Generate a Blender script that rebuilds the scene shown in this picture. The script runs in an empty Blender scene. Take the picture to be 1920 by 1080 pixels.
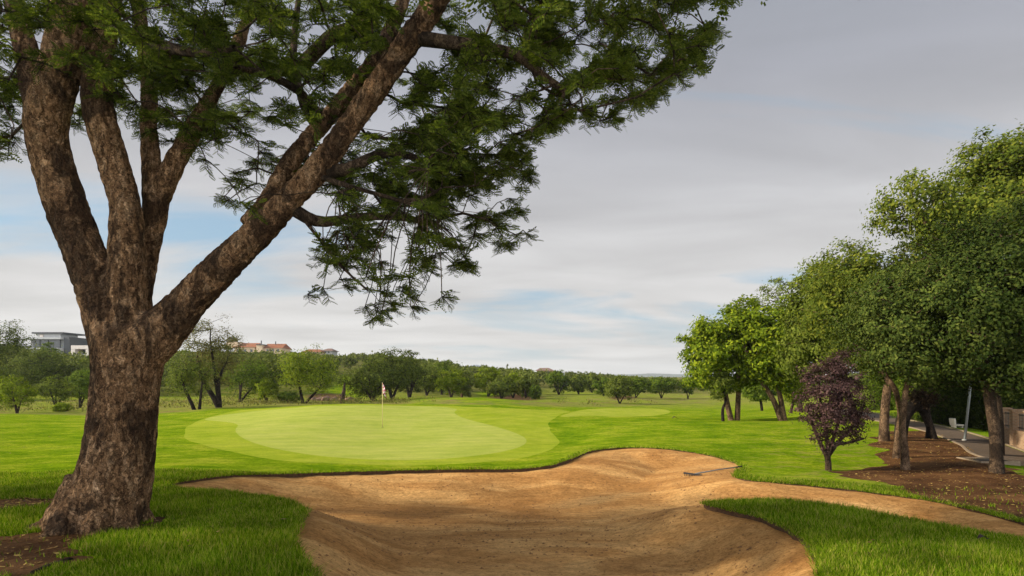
import bpy, math, random
import numpy as np
from mathutils import Vector, noise, Matrix

random.seed(7)
C = bpy.data.collections.new("scene"); bpy.context.scene.collection.children.link(C)
SC = bpy.context.scene
# ------------------------------------------------------------------ camera
F = 1150.0; CZ = 1.7; HY = 708.0            # focal length in photo pixels, eye height, horizon row
cam = bpy.data.objects.new("camera", bpy.data.cameras.new("camera")); C.objects.link(cam)
cam.location = (0, 0, CZ); cam.rotation_euler = (math.radians(90), 0, 0)
cam.data.sensor_width = 36; cam.data.lens = 36*F/1920
cam.data.shift_y = (HY-540)/1920
cam.data.clip_start = 0.05; cam.data.clip_end = 12000
SC.camera = cam
SC.view_settings.view_transform = 'Standard'; SC.view_settings.look = 'None'
SC.view_settings.gamma = 1; SC.view_settings.exposure = 1.0
# ------------------------------------------------------------------ sun and sky
SUN_DIR = Vector((-1, -0.12, 0)).normalized(); ELEV = math.radians(27)
tosun = Vector((SUN_DIR.x*math.cos(ELEV), SUN_DIR.y*math.cos(ELEV), math.sin(ELEV)))
sun = bpy.data.objects.new("sun", bpy.data.lights.new("sun", 'SUN')); C.objects.link(sun)
sun.data.energy = 4.2; sun.data.angle = math.radians(2.5); sun.data.color = (1, 0.88, 0.68)
sun.rotation_euler = tosun.to_track_quat('Z', 'Y').to_euler(); sun.location = (-30, -5, 30)
world = bpy.data.worlds.new("World"); SC.world = world; world.use_nodes = True
nt = world.node_tree; nt.nodes.clear()
def N(t, typ, **k):
    n = t.nodes.new(typ)
    for a, b in k.items():
        if a.startswith('i_'):
            n.inputs[a[2:].replace('_', ' ')].default_value = b
        else: setattr(n, a, b)
    return n
def sky():
    L = nt.links.new
    out = N(nt, 'ShaderNodeOutputWorld'); bg = N(nt, 'ShaderNodeBackground'); L(bg.outputs[0], out.inputs[0])
    bg.inputs[1].default_value = 0.1
    sk = N(nt, 'ShaderNodeTexSky', sky_type='NISHITA', sun_disc=False, sun_elevation=ELEV,
           sun_rotation=math.atan2(tosun.x, tosun.y), air_density=1.0, dust_density=1.0, ozone_density=2.0)
    tc = N(nt, 'ShaderNodeTexCoord'); sep = N(nt, 'ShaderNodeSeparateXYZ'); L(tc.outputs['Generated'], sep.inputs[0])
    def m(op, a, b=None, clamp=False):
        n = N(nt, 'ShaderNodeMath', operation=op, use_clamp=clamp)
        for i, v in enumerate((a, b)):
            if v is None: continue
            if isinstance(v, (int, float)): n.inputs[i].default_value = v
            else: L(v, n.inputs[i])
        return n.outputs[0]
    z = m('ADD', m('MAXIMUM', sep.outputs[2], 0.0), 0.10)
    px = m('DIVIDE', sep.outputs[0], z); py = m('DIVIDE', sep.outputs[1], z)
    cb = N(nt, 'ShaderNodeCombineXYZ'); L(px, cb.inputs[0]); L(py, cb.inputs[1])
    mp = N(nt, 'ShaderNodeMapping'); mp.inputs['Rotation'].default_value = (0, 0, 0.5); mp.inputs['Scale'].default_value = (0.5, 0.9, 1)
    mp.inputs['Location'].default_value = (3.1, 1.3, 0)
    L(cb.outputs[0], mp.inputs[0])
    n1 = N(nt, 'ShaderNodeTexNoise', i_Scale=0.8, i_Detail=12.0, i_Roughness=0.58, i_Distortion=0.9); L(mp.outputs[0], n1.inputs[0])
    # breaks in the cloud sheet, by direction
    def blob(px_, py_, rx, ry, amp):
        d = Vector(((px_-960)/F, 1, (HY-py_)/F)); az = d.x; el = d.z
        ax = m('DIVIDE', sep.outputs[0], m('MAXIMUM', sep.outputs[1], 0.05)); ex = m('DIVIDE', sep.outputs[2], m('MAXIMUM', sep.outputs[1], 0.05))
        a = m('DIVIDE', m('SUBTRACT', ax, az), rx/F); b = m('DIVIDE', m('SUBTRACT', ex, el), ry/F)
        r2 = m('ADD', m('MULTIPLY', a, a), m('MULTIPLY', b, b))
        return m('MULTIPLY', m('POWER', 2.718, m('MULTIPLY', r2, -1.0)), amp)
    tot = blob(60, 380, 260, 110, 0.22)
    for b in ((400, 450, 200, 110, 0.20), (1120, 590, 280, 45, 0.15), (1860, 120, 260, 120, 0.01), (960, 560, 120, 60, 0.04), (230, 560, 120, 30, 0.05), (1250, 650, 160, 30, 0.05)):
        tot = m('ADD', tot, blob(*b))
    cov = m('SUBTRACT', m('ADD', n1.outputs[0], 0.18), tot)
    cr = N(nt, 'ShaderNodeValToRGB'); L(cov, cr.inputs[0])
    cr.color_ramp.elements[0].position = 0.40; cr.color_ramp.elements[0].color = (0, 0, 0, 1)
    cr.color_ramp.elements[1].position = 0.60; cr.color_ramp.elements[1].color = (1, 1, 1, 1)
    # cloud colour: lighter towards the horizon, greyer overhead
    el = N(nt, 'ShaderNodeValToRGB'); L(sep.outputs[2], el.inputs[0])
    e = el.color_ramp.elements
    e[0].position = 0.0; e[0].color = (0.60, 0.585, 0.565, 1)
    e[1].position = 0.62; e[1].color = (0.215, 0.242, 0.285, 1)
    x = el.color_ramp.elements.new(0.2); x.color = (0.51, 0.505, 0.51, 1)
    x = el.color_ramp.elements.new(0.42); x.color = (0.32, 0.33, 0.37, 1)
    n2 = N(nt, 'ShaderNodeTexNoise', i_Scale=1.6, i_Detail=6.0, i_Roughness=0.5, i_Distortion=0.4); L(mp.outputs[0], n2.inputs[0])
    dens = N(nt, 'ShaderNodeMapRange'); L(n2.outputs[0], dens.inputs[0]); dens.inputs[1].default_value = 0.3; dens.inputs[2].default_value = 0.7
    dens.inputs[3].default_value = 0.86; dens.inputs[4].default_value = 1.14
    cc = N(nt, 'ShaderNodeVectorMath', operation='SCALE'); L(el.outputs[0], cc.inputs[0]); L(m('MULTIPLY', dens.outputs[0], SKYGAIN), cc.inputs['Scale'])
    blue = N(nt, 'ShaderNodeMix', data_type='RGBA'); blue.inputs[0].default_value = 0.75
    L(sk.outputs[0], blue.inputs[6]); blue.inputs[7].default_value = (0.23*SKYGAIN, 0.36*SKYGAIN, 0.46*SKYGAIN, 1)
    mx = N(nt, 'ShaderNodeMix', data_type='RGBA'); L(cr.outputs[0], mx.inputs[0]); L(blue.outputs[2], mx.inputs[6]); L(cc.outputs[0], mx.inputs[7])
    # sky gain added behind the eye: unseen fill light for the shaded foreground
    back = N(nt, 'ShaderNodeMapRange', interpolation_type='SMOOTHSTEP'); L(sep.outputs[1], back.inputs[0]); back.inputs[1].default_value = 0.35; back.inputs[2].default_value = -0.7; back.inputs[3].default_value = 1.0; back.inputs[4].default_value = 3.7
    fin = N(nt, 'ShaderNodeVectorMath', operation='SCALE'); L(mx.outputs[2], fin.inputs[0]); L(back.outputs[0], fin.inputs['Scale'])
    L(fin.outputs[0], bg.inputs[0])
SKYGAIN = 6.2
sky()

# ------------------------------------------------------------------ helpers: objects and meshes
def W(px, py, D):
    return Vector(((px-960)/F*D, D, CZ-(py-HY)/F*D))
def tag(o, label=None, cat=None, group=None, kind=None):
    if label: o['label'] = label
    if cat: o['category'] = cat
    if group: o['group'] = group
    if kind: o['kind'] = kind
    return o
def empty(name, loc, label, cat, group=None):
    o = bpy.data.objects.new(name, None); C.objects.link(o); o.location = loc; o.empty_display_size = 0.2
    return tag(o, label, cat, group)
def link(name, me, mat, parent=None):
    o = bpy.data.objects.new(name, me); C.objects.link(o)
    if mat: me.materials.append(mat)
    if parent is not None:
        o.parent = parent; o.matrix_parent_inverse = Matrix.Translation(-Vector(parent.location))
    return o
def mesh_np(name, V, Fc, smooth=False):
    """V (n,3), Fc (m,k) uniform face size"""
    V = np.asarray(V, dtype=np.float32); Fc = np.asarray(Fc, dtype=np.int32)
    me = bpy.data.meshes.new(name); k = Fc.shape[1]
    me.vertices.add(len(V)); me.vertices.foreach_set('co', V.ravel())
    me.loops.add(Fc.size); me.loops.foreach_set('vertex_index', Fc.ravel())
    me.polygons.add(len(Fc)); me.polygons.foreach_set('loop_start', np.arange(0, Fc.size, k, dtype=np.int32))
    me.update(calc_edges=True)
    if smooth: me.polygons.foreach_set('use_smooth', np.ones(len(Fc), dtype=bool))
    return me
class MB:
    def __init__(s): s.v = []; s.f = []
    def box(s, c, d, rz=0.0, tilt=None):
        R = Matrix.Rotation(rz, 3, 'Z')
        if tilt: R = R @ tilt
        b = len(s.v)
        for i in (-1, 1):
            for j in (-1, 1):
                for k in (-1, 1): s.v.append(Vector(c)+R @ Vector((i*d[0]/2, j*d[1]/2, k*d[2]/2)))
        s.f += [tuple(b+q for q in f) for f in ((0,1,3,2),(4,6,7,5),(0,4,5,1),(2,3,7,6),(0,2,6,4),(1,5,7,3))]
        return s
    def tube(s, pts, rad, n=8, cap=True):
        pts = [Vector(p) for p in pts]; rings = []
        up = None
        for i, p in enumerate(pts):
            d = (pts[min(i+1, len(pts)-1)]-pts[max(i-1, 0)])
            if d.length < 1e-7: d = Vector((0, 0, 1))
            d.normalize()
            if up is None: up = d.orthogonal().normalized()
            up = (up-d*up.dot(d))
            if up.length < 1e-5: up = d.orthogonal()
            up.normalize(); w = d.cross(up); r = rad[i] if hasattr(rad, '__len__') else rad
            b = len(s.v); rings.append(b)
            for k in range(n):
                a = 2*math.pi*k/n; s.v.append(p+up*(math.cos(a)*r)+w*(math.sin(a)*r))
        for a, b in zip(rings, rings[1:]):
            for k in range(n): s.f.append((a+k, a+(k+1) % n, b+(k+1) % n, b+k))
        if cap:
            s.f.append(tuple(range(rings[0]+n-1, rings[0]-1, -1))); s.f.append(tuple(range(rings[-1], rings[-1]+n)))
        return s
    def poly(s, pts, faces):
        b = len(s.v); s.v += [Vector(p) for p in pts]; s.f += [tuple(b+q for q in f) for f in faces]; return s
    def mesh(s, name, smooth=False):
        me = bpy.data.meshes.new(name); me.from_pydata([tuple(v) for v in s.v], [], s.f); me.update()
        if smooth: me.polygons.foreach_set('use_smooth', np.ones(len(me.polygons), dtype=bool))
        return me
    def build(s, name, mat, parent=None, smooth=False): return link(name, s.mesh(name, smooth), mat, parent)

# ------------------------------------------------------------------ helpers: materials
def mat(name, rough=0.8, spec=0.2):
    m = bpy.data.materials.new(name); m.use_nodes = True; t = m.node_tree; b = t.nodes['Principled BSDF']
    b.inputs['Roughness'].default_value = rough; b.inputs['Specular IOR Level'].default_value = spec
    return m, t, b, t.links.new
def ramp(t, src, stops):
    r = t.nodes.new('ShaderNodeValToRGB'); t.links.new(src, r.inputs[0]); e = r.color_ramp.elements
    while len(e) < len(stops): e.new(0.5)
    for q, (p, c) in zip(e, stops): q.position = p; q.color = (*c, 1)
    return r.outputs[0]
def nz(t, co, scale, detail=6, rough=0.55, dist=0.0, sc=None):
    if sc:
        mp = t.nodes.new('ShaderNodeMapping'); mp.inputs['Scale'].default_value = sc; t.links.new(co, mp.inputs[0]); co = mp.outputs[0]
    n = N(t, 'ShaderNodeTexNoise', i_Scale=scale, i_Detail=float(detail), i_Roughness=rough, i_Distortion=dist); t.links.new(co, n.inputs[0]); return n.outputs[0]
def mixc(t, f, a, b, mode='MIX'):
    n = t.nodes.new('ShaderNodeMix'); n.data_type = 'RGBA'; n.blend_type = mode
    for i, v in ((0, f), (6, a), (7, b)):
        if isinstance(v, (int, float)): n.inputs[i].default_value = v
        elif isinstance(v, tuple): n.inputs[i].default_value = (*v, 1)
        else: t.links.new(v, n.inputs[i])
    return n.outputs[2]
def mth(t, op, a, b=None, clamp=False):
    n = t.nodes.new('ShaderNodeMath'); n.operation = op; n.use_clamp = clamp
    for i, v in enumerate((a, b)):
        if v is None: continue
        if isinstance(v, (int, float)): n.inputs[i].default_value = v
        else: t.links.new(v, n.inputs[i])
    return n.outputs[0]
def bump(t, b, h, strength, dist, prev=None):
    n = t.nodes.new('ShaderNodeBump'); n.inputs['Strength'].default_value = strength; n.inputs['Distance'].default_value = dist
    t.links.new(h, n.inputs['Height'])
    if prev is not None: t.links.new(prev, n.inputs['Normal'])
    t.links.new(n.outputs[0], b.inputs['Normal']); return n.outputs[0]
def obco(t): return t.nodes.new('ShaderNodeTexCoord').outputs['Object']

def leaf_mat(name, cols, trans=0.35, rough=0.55, spec=0.3, clump=1.2):
    m, t, b, L = mat(name, 0.8, spec*0.2)
    g = t.nodes.new('ShaderNodeNewGeometry'); c = ramp(t, g.outputs['Random Per Island'], [(i/(len(cols)-1), k) for i, k in enumerate(cols)])
    co = obco(t); n = nz(t, co, clump, 3)
    v = N(t, 'ShaderNodeMapRange'); L(n, v.inputs[0]); v.inputs[1].default_value = 0.3; v.inputs[2].default_value = 0.7; v.inputs[3].default_value = 0.72; v.inputs[4].default_value = 1.28
    s = N(t, 'ShaderNodeVectorMath', operation='SCALE'); L(c, s.inputs[0]); L(v.outputs[0], s.inputs['Scale'])
    L(s.outputs[0], b.inputs['Base Color'])
    tr = t.nodes.new('ShaderNodeBsdfTranslucent')
    tc = mixc(t, 1.0, s.outputs[0], (1.25, 1.35, 0.55), 'MULTIPLY'); L(tc, tr.inputs[0])
    mx = t.nodes.new('ShaderNodeMixShader'); mx.inputs[0].default_value = trans
    L(b.outputs[0], mx.inputs[1]); L(tr.outputs[0], mx.inputs[2]); L(mx.outputs[0], t.nodes['Material Output'].inputs[0])
    return m
def bark_mat(name, dark, mid, light, sc=1.0, strong=1.0):
    m, t, b, L = mat(name, 0.9, 0.15); co = obco(t)
    wob = N(t, 'ShaderNodeTexNoise', i_Scale=7*sc, i_Detail=5.0, i_Roughness=0.7); L(co, wob.inputs[0])
    ad = N(t, 'ShaderNodeVectorMath', operation='MULTIPLY_ADD'); L(wob.outputs['Color'], ad.inputs[0]); ad.inputs[1].default_value = (0.22, 0.22, 0.22); L(co, ad.inputs[2])
    a = nz(t, ad.outputs[0], 11*sc, 9, 0.7, 0.6, (1, 1, 0.3)); fine = nz(t, co, 55*sc, 6, 0.75, 0.3, (1, 1, 0.55)); patch = nz(t, co, 1.7*sc, 7, 0.68, 0.8, (1, 1, 0.6))
    v = N(t, 'ShaderNodeTexVoronoi', feature='DISTANCE_TO_EDGE', i_Scale=17*sc); mp = t.nodes.new('ShaderNodeMapping'); mp.inputs['Scale'].default_value = (1, 1, 0.42); L(ad.outputs[0], mp.inputs[0]); L(mp.outputs[0], v.inputs[0])
    crk = ramp(t, mth(t, 'ADD', v.outputs['Distance'], mth(t, 'MULTIPLY', mth(t, 'SUBTRACT', fine, 0.5), 0.25)), [(0.0, (0, 0, 0)), (0.16, (1, 1, 1))])
    h = mth(t, 'ADD', mth(t, 'MULTIPLY', crk, 0.3), mth(t, 'ADD', mth(t, 'MULTIPLY', a, 1.3), mth(t, 'MULTIPLY', fine, 0.45)))
    c = ramp(t, a, [(0.36, dark), (0.5, mid), (0.64, light)])
    c = mixc(t, mth(t, 'MULTIPLY', mth(t, 'SUBTRACT', 1.0, crk, True), 0.55), c, tuple(x*0.6 for x in dark))
    pf = ramp(t, patch, [(0.455, (1, 1, 1)), (0.52, (0, 0, 0))])
    c = mixc(t, mth(t, 'MULTIPLY', pf, 0.8), c, tuple(x*0.42 for x in dark))
    c = mixc(t, 0.6, c, ramp(t, fine, [(0.32, (0.35, 0.33, 0.32)), (0.68, (1.3, 1.3, 1.3))]), 'MULTIPLY')
    rg = nz(t, ad.outputs[0], 26*sc, 6, 0.62, 0.2, (1, 1, 0.25)); rr = ramp(t, rg, [(0.42, (0.06, 0.05, 0.045)), (0.485, (0.72, 0.69, 0.66)), (0.60, (1.3, 1.28, 1.25))])
    c = mixc(t, 0.7, c, rr, 'MULTIPLY'); h = mth(t, 'ADD', h, mth(t, 'MULTIPLY', rr, 0.6))
    L(c, b.inputs['Base Color']); bump(t, b, h, 1.0*strong, 0.035/sc)
    return m

# ------------------------------------------------------------------ terrain height field
CP = [  # world points
 (-9,0,.15),(0,0,0),(9,0,-.1),(0,-5,0),(-12,-5,.1),(12,-5,0),(-9,7,.1),(-14,12,0),(-30,20,-.3),(-60,30,-.2),(30,12,-.6),(45,25,-.5),(70,60,-.3),(15,4,-.3),(14,8,-.45),
 (0,3.5,-.03),(-1.8,4.5,0),(2.0,4.6,-.04),(4,3,-.04),(40,60,-.6),(90,120,0)]
CP = [tuple(map(float, c)) for c in CP]
for p in [(190,985,7.1),(0,935,9),(0,900,12),(0,850,17),(150,860,15.5),(300,830,21),(0,790,30),(0,778,36),(0,776,45),(0,745,70),(0,705,110),(0,688,160),(0,672,230),
 (-300,780,36),(-300,745,70),(-300,700,120),(-300,670,230),(330,775,40),(385,766,44),(330,745,75),(330,700,130),(330,672,230),
 (570,962,8.0),(450,926,9.3),(330,914,10.2),(400,893,12),(550,1060,5.7),
 (640,757,58),(640,746,72),(640,705,120),(640,685,170),(640,672,240),(900,742,90),(900,722,130),(900,705,180),(900,697,240),
 (1150,745,85),(1150,735,120),(1150,720,180),(1150,710,260),(1300,743,110),(1300,726,170),(1300,712,280),(1500,762,60),(1500,742,100),(1500,720,200),
 (700,881,14.6),(550,888,13.4),(980,878,15),(1100,846,17.5),(1250,842,18),(1385,876,15.6),(1550,905,12.8),(1700,930,11.7),(1900,978,9.8),
 (1320,943,9.6),(1450,939,9.2),(1600,957,8.5),(1750,986,7.7),(1900,1010,7.2),(1600,1075,5.6),(1450,1030,7.0),
 (900,862,16.8),(650,860,17),(450,845,18.5),(717,802,28.7),(450,805,27),(990,825,24),(600,760,40),(700,759,41),(850,763,42),(440,779,36),(600,759,50),
 (850,746,54),(940,749,55),(1000,755,55),(760,757,50),(1050,830,23.5),(1100,800,30),(1150,782,37),(1150,767,50),(1250,785,35),(1300,820,23.5),(1450,840,20),
 (1150,709.5,480),(1300,710.5,480),(1500,708,480),(900,700,480),(600,680,480),(300,672,480),(-200,668,480),(1900,706,480),(1162,757,72),(1240,747,98),(1060,752,75),(1553,882,15.5),(1697,882,15.5),(1870,886,14.5),(1700,797,27),(1660,830,20.5),(1860,835,21),(1930,862,18),(1380,788,34),(1470,789,33),(1600,780,34),(1780,800,26.5)]:
    CP.append(tuple(W(*p)))
CP = np.array(CP)
def warp(X, Y):
    q = np.maximum(Y+9.0, 1.5); return np.stack([X/q*2.6, np.log(q)], -1)
def tps(r2): return 0.5*r2*np.log(r2+1e-9)
_Q = warp(CP[:, 0], CP[:, 1]); _n = len(CP)
_K = tps(((_Q[:, None]-_Q[None])**2).sum(-1))+np.eye(_n)*2e-3
_P = np.c_[np.ones(_n), _Q]; _A = np.block([[_K, _P], [_P.T, np.zeros((3, 3))]])
_w = np.linalg.solve(_A, np.r_[CP[:, 2], 0, 0, 0])
def z0(X, Y):
    X = np.asarray(X, float); Y = np.asarray(Y, float); sh = X.shape; X = X.ravel(); Y = Y.ravel(); out = np.empty(len(X))
    for i in range(0, len(X), 20000):
        q = warp(X[i:i+20000], Y[i:i+20000]); k = tps(((q[:, None]-_Q[None])**2).sum(-1))
        out[i:i+20000] = k@_w[:_n]+_w[_n]+q@_w[_n+1:]
    # gentle swells
    fade = np.clip((Y-8)/30, 0, 1)
    out += fade*0.10*np.sin(X*0.21+Y*0.07)*np.sin(Y*0.16+1.0)*np.clip(1-np.abs(Y-28)/25, 0.25, 1)
    return out.reshape(sh)
def gz(x, y): return float(z0(np.array([x]), np.array([y]))[0])
_D = np.concatenate([np.arange(2.5, 60, 0.05), np.arange(60, 400, 0.5)])
def hit(px, py):
    u = (px-960)/F; s = (py-HY)/F
    zr = CZ-s*_D; zt = z0(u*_D, _D); k = np.argmax(zt >= zr)
    if zt[k] < zr[k]: k = len(_D)-1
    d = _D[k]; return (u*d, d)
def hitz(px, py): x, y = hit(px, py); return Vector((x, y, gz(x, y)))

def sdf_poly(poly, X, Y):
    """positive inside"""
    P = np.array(poly, float); n = len(P); d = np.full(X.shape, 1e9); ins = np.zeros(X.shape, bool)
    for i in range(n):
        a = P[i]; b = P[(i+1) % n]; e = b-a; wx = X-a[0]; wy = Y-a[1]
        t = np.clip((wx*e[0]+wy*e[1])/(e@e+1e-12), 0, 1); d = np.minimum(d, np.hypot(wx-e[0]*t, wy-e[1]*t))
        c = (a[1] > Y) != (b[1] > Y)
        with np.errstate(divide='ignore', invalid='ignore'):
            xi = a[0]+(Y-a[1])*e[0]/np.where(abs(e[1]) < 1e-12, 1e-12, e[1])
        ins ^= c & (X < xi)
    return np.where(ins, d, -d)
def smooth_poly(P, it=2):
    P = [tuple(p) for p in P]
    for _ in range(it):
        Q = []
        for i in range(len(P)):
            a = P[i]; b = P[(i+1) % len(P)]
            Q += [(a[0]*.75+b[0]*.25, a[1]*.75+b[1]*.25), (a[0]*.25+b[0]*.75, a[1]*.25+b[1]*.75)]
        P = Q
    return P
def hp(L): return [hit(*p) for p in L]

rs = np.random.RandomState(11)
_tab = rs.rand(64, 64)
def vnoise(X, Y, s):
    x = X*s; y = Y*s; xi = np.floor(x).astype(int); yi = np.floor(y).astype(int); fx = x-xi; fy = y-yi
    fx = fx*fx*(3-2*fx); fy = fy*fy*(3-2*fy); g = lambda a, b: _tab[a % 64, b % 64]
    return (g(xi, yi)*(1-fx)+g(xi+1, yi)*fx)*(1-fy)+(g(xi, yi+1)*(1-fx)+g(xi+1, yi+1)*fx)*fy-0.5

BUNK = smooth_poly(hp([(308,911),(340,903),(400,894),(500,889),(600,886),(700,883),(800,881),(900,880.5),(980,879),(1035,873),(1075,858),(1115,843),(1170,839),(1250,842),(1310,850),(1352,859),(1388,871),(1392,880),(1370,893),(1400,900),(1450,905),(1550,914),(1650,925),(1750,940),(1850,962),(1920,982),(2050,1010)])
        + [(8.6, 6.6), (7.2, 6.2)] + hp([(2000,1030),(1920,1013),(1850,1001),(1750,985),(1600,956),(1500,941),(1400,937),(1345,939),(1312,944),(1345,951),(1400,962),(1460,983),(1500,1005),(1526,1038),(1536,1078)])
        + [(2.3, 4.6), (1.2, 4.0), (0, 3.8), (-1.0, 4.1), (-1.55, 4.6)] + hp([(600,1078),(565,1050),(549,1022),(556,995),(577,966),(562,947),(520,935),(450,926),(380,921),(325,917)]), 2)
GREEN = smooth_poly(hp([(373,787),(420,777),(500,768),(600,762),(700,760.5),(800,761),(862,766),(848,774),(870,785),(920,797),(970,812),(991,825),(978,838),(930,850),(850,860),(760,863),(650,860),(560,850),(490,836),(450,820),(439,806),(450,795),(415,790)]), 2)
FRINGE = smooth_poly(hp([(352,825),(347,808),(362,792),(420,773),(500,765),(600,760),(800,760),(900,764),(1000,768),(1075,770),(1042,781),(1022,798),(1045,815),(1053,830),(1020,850),(930,865),(800,873),(650,871),(500,861),(400,843)]), 2)
FAIR = smooth_poly(hp([(1040,784),(1072,773),(1100,767),(1170,765),(1240,766),(1262,772),(1240,779),(1170,782),(1100,779)]), 2)
SOIL = smooth_poly(hp([(1570,888),(1640,880),(1665,866),(1640,850),(1632,834),(1648,815),(1700,806),(1755,811),(1800,830),(1850,858),(1890,878),(1960,900)]) + [(17, 13), (14, 9)] + hp([(1960,985),(1850,962),(1750,935),(1650,905)]), 1)
SOILL = smooth_poly(hp([(112,938),(60,932),(0,936),(-120,950),(-120,975),(0,962),(70,955)]), 1)
SOILR = smooth_poly(hp([(90,1000),(30,1005),(-60,1000)]) + [(-6.5, 4.6), (-5.2, 4.3), (-4.2, 4.8)] + hp([(75,1060),(130,1030),(150,1012)]), 1)
SOILT = smooth_poly(hp([(290,985),(286,968),(330,976),(250,996),(160,1004),(90,1006),(70,996),(180,990)]), 1)
PATHC = [hit(1560,768), hit(1640,782), hit(1705,794), hit(1760,806), hit(1812,822), hit(1862,842), hit(1920,868), (16.2, 16.0), (21, 13), (28, 10)]
def spline(P, n=12):
    P = [Vector(p) for p in P]; out = []
    for i in range(len(P)-1):
        p0 = P[max(i-1, 0)]; p1 = P[i]; p2 = P[i+1]; p3 = P[min(i+2, len(P)-1)]
        for k in range(n):
            t = k/n; out.append(0.5*((2*p1)+(p2-p0)*t+(2*p0-5*p1+4*p2-p3)*t*t+(3*p1-p0-3*p2+p3)*t**3))
    out.append(P[-1]); return out
PC = spline(PATHC)
def offs(P, w):
    o = []
    for i, p in enumerate(P):
        d = (P[min(i+1, len(P)-1)]-P[max(i-1, 0)]).normalized(); o.append((p[0]-d[1]*w, p[1]+d[0]*w))
    return o
PATH = offs(PC, 0.8)+offs(PC, -0.8)[::-1]
MULCH = [smooth_poly(hp(q), 1) for q in ([(905,744),(960,738),(1020,742),(1010,750),(940,749)], [(1135,746),(1180,742),(1200,747),(1160,751)], [(600,752),(560,742),(620,736),(660,744),(650,752)])]
DRY = [smooth_poly(hp(q), 1) for q in ([(-200,777),(330,776),(420,764),(600,759),(790,757),(780,750),(600,748),(330,748),(-200,752)], [(930,758),(1050,764),(1200,760),(1400,752),(1400,745),(1230,742),(1130,750),(1010,752)],
       [(800,749),(870,750),(960,756),(900,760),(780,758)], [(1090,733),(1400,742),(1400,736),(1090,728)])]
GRN2 = smooth_poly(hp([(615,745),(600,735),(625,722),(625,703),(690,703),(700,745)]), 1)
GRN3 = smooth_poly(hp([(860,752),(900,742),(885,735),(925,733),(950,742),(900,756)]), 1)

# grid: fine near the eye, coarse far away
nr, nc = 640, 620
qq = np.exp(np.linspace(math.log(2.0), math.log(760.0), nr)); uu = np.linspace(-1, 1, nc)
uu = np.sign(uu)*(0.75*abs(uu)+0.85*abs(uu)**3)
YY = (qq-9.0+1.0)[:, None]*np.ones(nc)[None]; XX = (qq+1.5)[:, None]*uu[None]*0.95
X = XX.ravel(); Y = YY.ravel(); V = np.stack([X, Y, z0(X, Y)], -1)
idx = np.arange(nr*nc).reshape(nr, nc); a = idx[:-1, :-1].ravel(); b = idx[:-1, 1:].ravel(); c = idx[1:, 1:].ravel(); d = idx[1:, :-1].ravel()
TRI = np.concatenate([np.stack([a, b, c], -1), np.stack([a, c, d], -1)])
def clip(V, T, s):
    """split triangles at s=0; returns (Vin,Tin,sin_boundary) (Vout,Tout) and boundary segments"""
    s = np.where(abs(s) < 1e-6, 1e-6, s)
    ins = s > 0; k = ins[T].sum(1); full = T[k == 3]; none = T[k == 0]; mix = T[(k > 0) & (k < 3)]
    newv = []; cache = {}; n = len(V); fi = []; fo = []; segs = []
    def cut(i, j):
        key = (min(i, j), max(i, j))
        if key not in cache:
            t = s[key[0]]/(s[key[0]]-s[key[1]]); cache[key] = n+len(newv); newv.append(V[key[0]]*(1-t)+V[key[1]]*t)
        return cache[key]
    for t in mix:
        t = list(map(int, t)); flag = [bool(ins[q]) for q in t]; one = flag.index(True) if sum(flag) == 1 else flag.index(False)
        p, q, r = t[one], t[(one+1) % 3], t[(one+2) % 3]; pq = cut(p, q); pr = cut(p, r)
        A = [(p, pq, pr)]; B = [(pq, q, r), (pq, r, pr)]
        if flag[one]: fi += A; fo += B; segs.append((pq, pr))
        else: fo += A; fi += B; segs.append((pr, pq))
    VV = np.vstack([V, np.array(newv).reshape(-1, V.shape[1])])
    Ti = np.vstack([full, np.array(fi, int).reshape(-1, 3)]); To = np.vstack([none, np.array(fo, int).reshape(-1, 3)])
    def comp(T):
        u, inv = np.unique(T, return_inverse=True); return VV[u], inv.reshape(-1, 3)
    return comp(Ti), comp(To), (VV, segs)
def bunk_s(X, Y): return sdf_poly(BUNK, X, Y)+0.05*vnoise(X, Y, 2.3)+0.05*vnoise(X+9, Y, 7.0)
ground_base = (V, TRI)
(sV, sT), (gV, gT), (bV, segs) = clip(V, TRI, bunk_s(X, Y))
def lip(X, Y):
    u = X/np.maximum(Y, 1)*F+960
    far = np.clip((1190-u)/120, 0, 1)*0.055+0.02
    near = np.where(u > 1560, 0.03, 0.07)
    k = np.clip((Y-9.8)/1.6, 0, 1)
    return (far*k+near*(1-k))*(1-0.4*np.clip((560-u)/80, 0, 1)*np.clip((Y-8)/1.5, 0, 1))+0.02*vnoise(X, Y, 3.0)
def sand_z(X, Y):
    d = np.maximum(sdf_poly(BUNK, X, Y), 0); w = np.clip(1.0+(Y-6)*0.17, 1.0, 2.6); dep = 0.42
    t = np.clip(d/w, 0, 1); t = t*t*(3-2*t)
    return z0(X, Y)-lip(X, Y)-dep*t+0.02*vnoise(X, Y, 1.6)+0.008*vnoise(X, Y, 5)
sV = sV.copy(); sV[:, 2] = sand_z(sV[:, 0], sV[:, 1])
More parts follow.
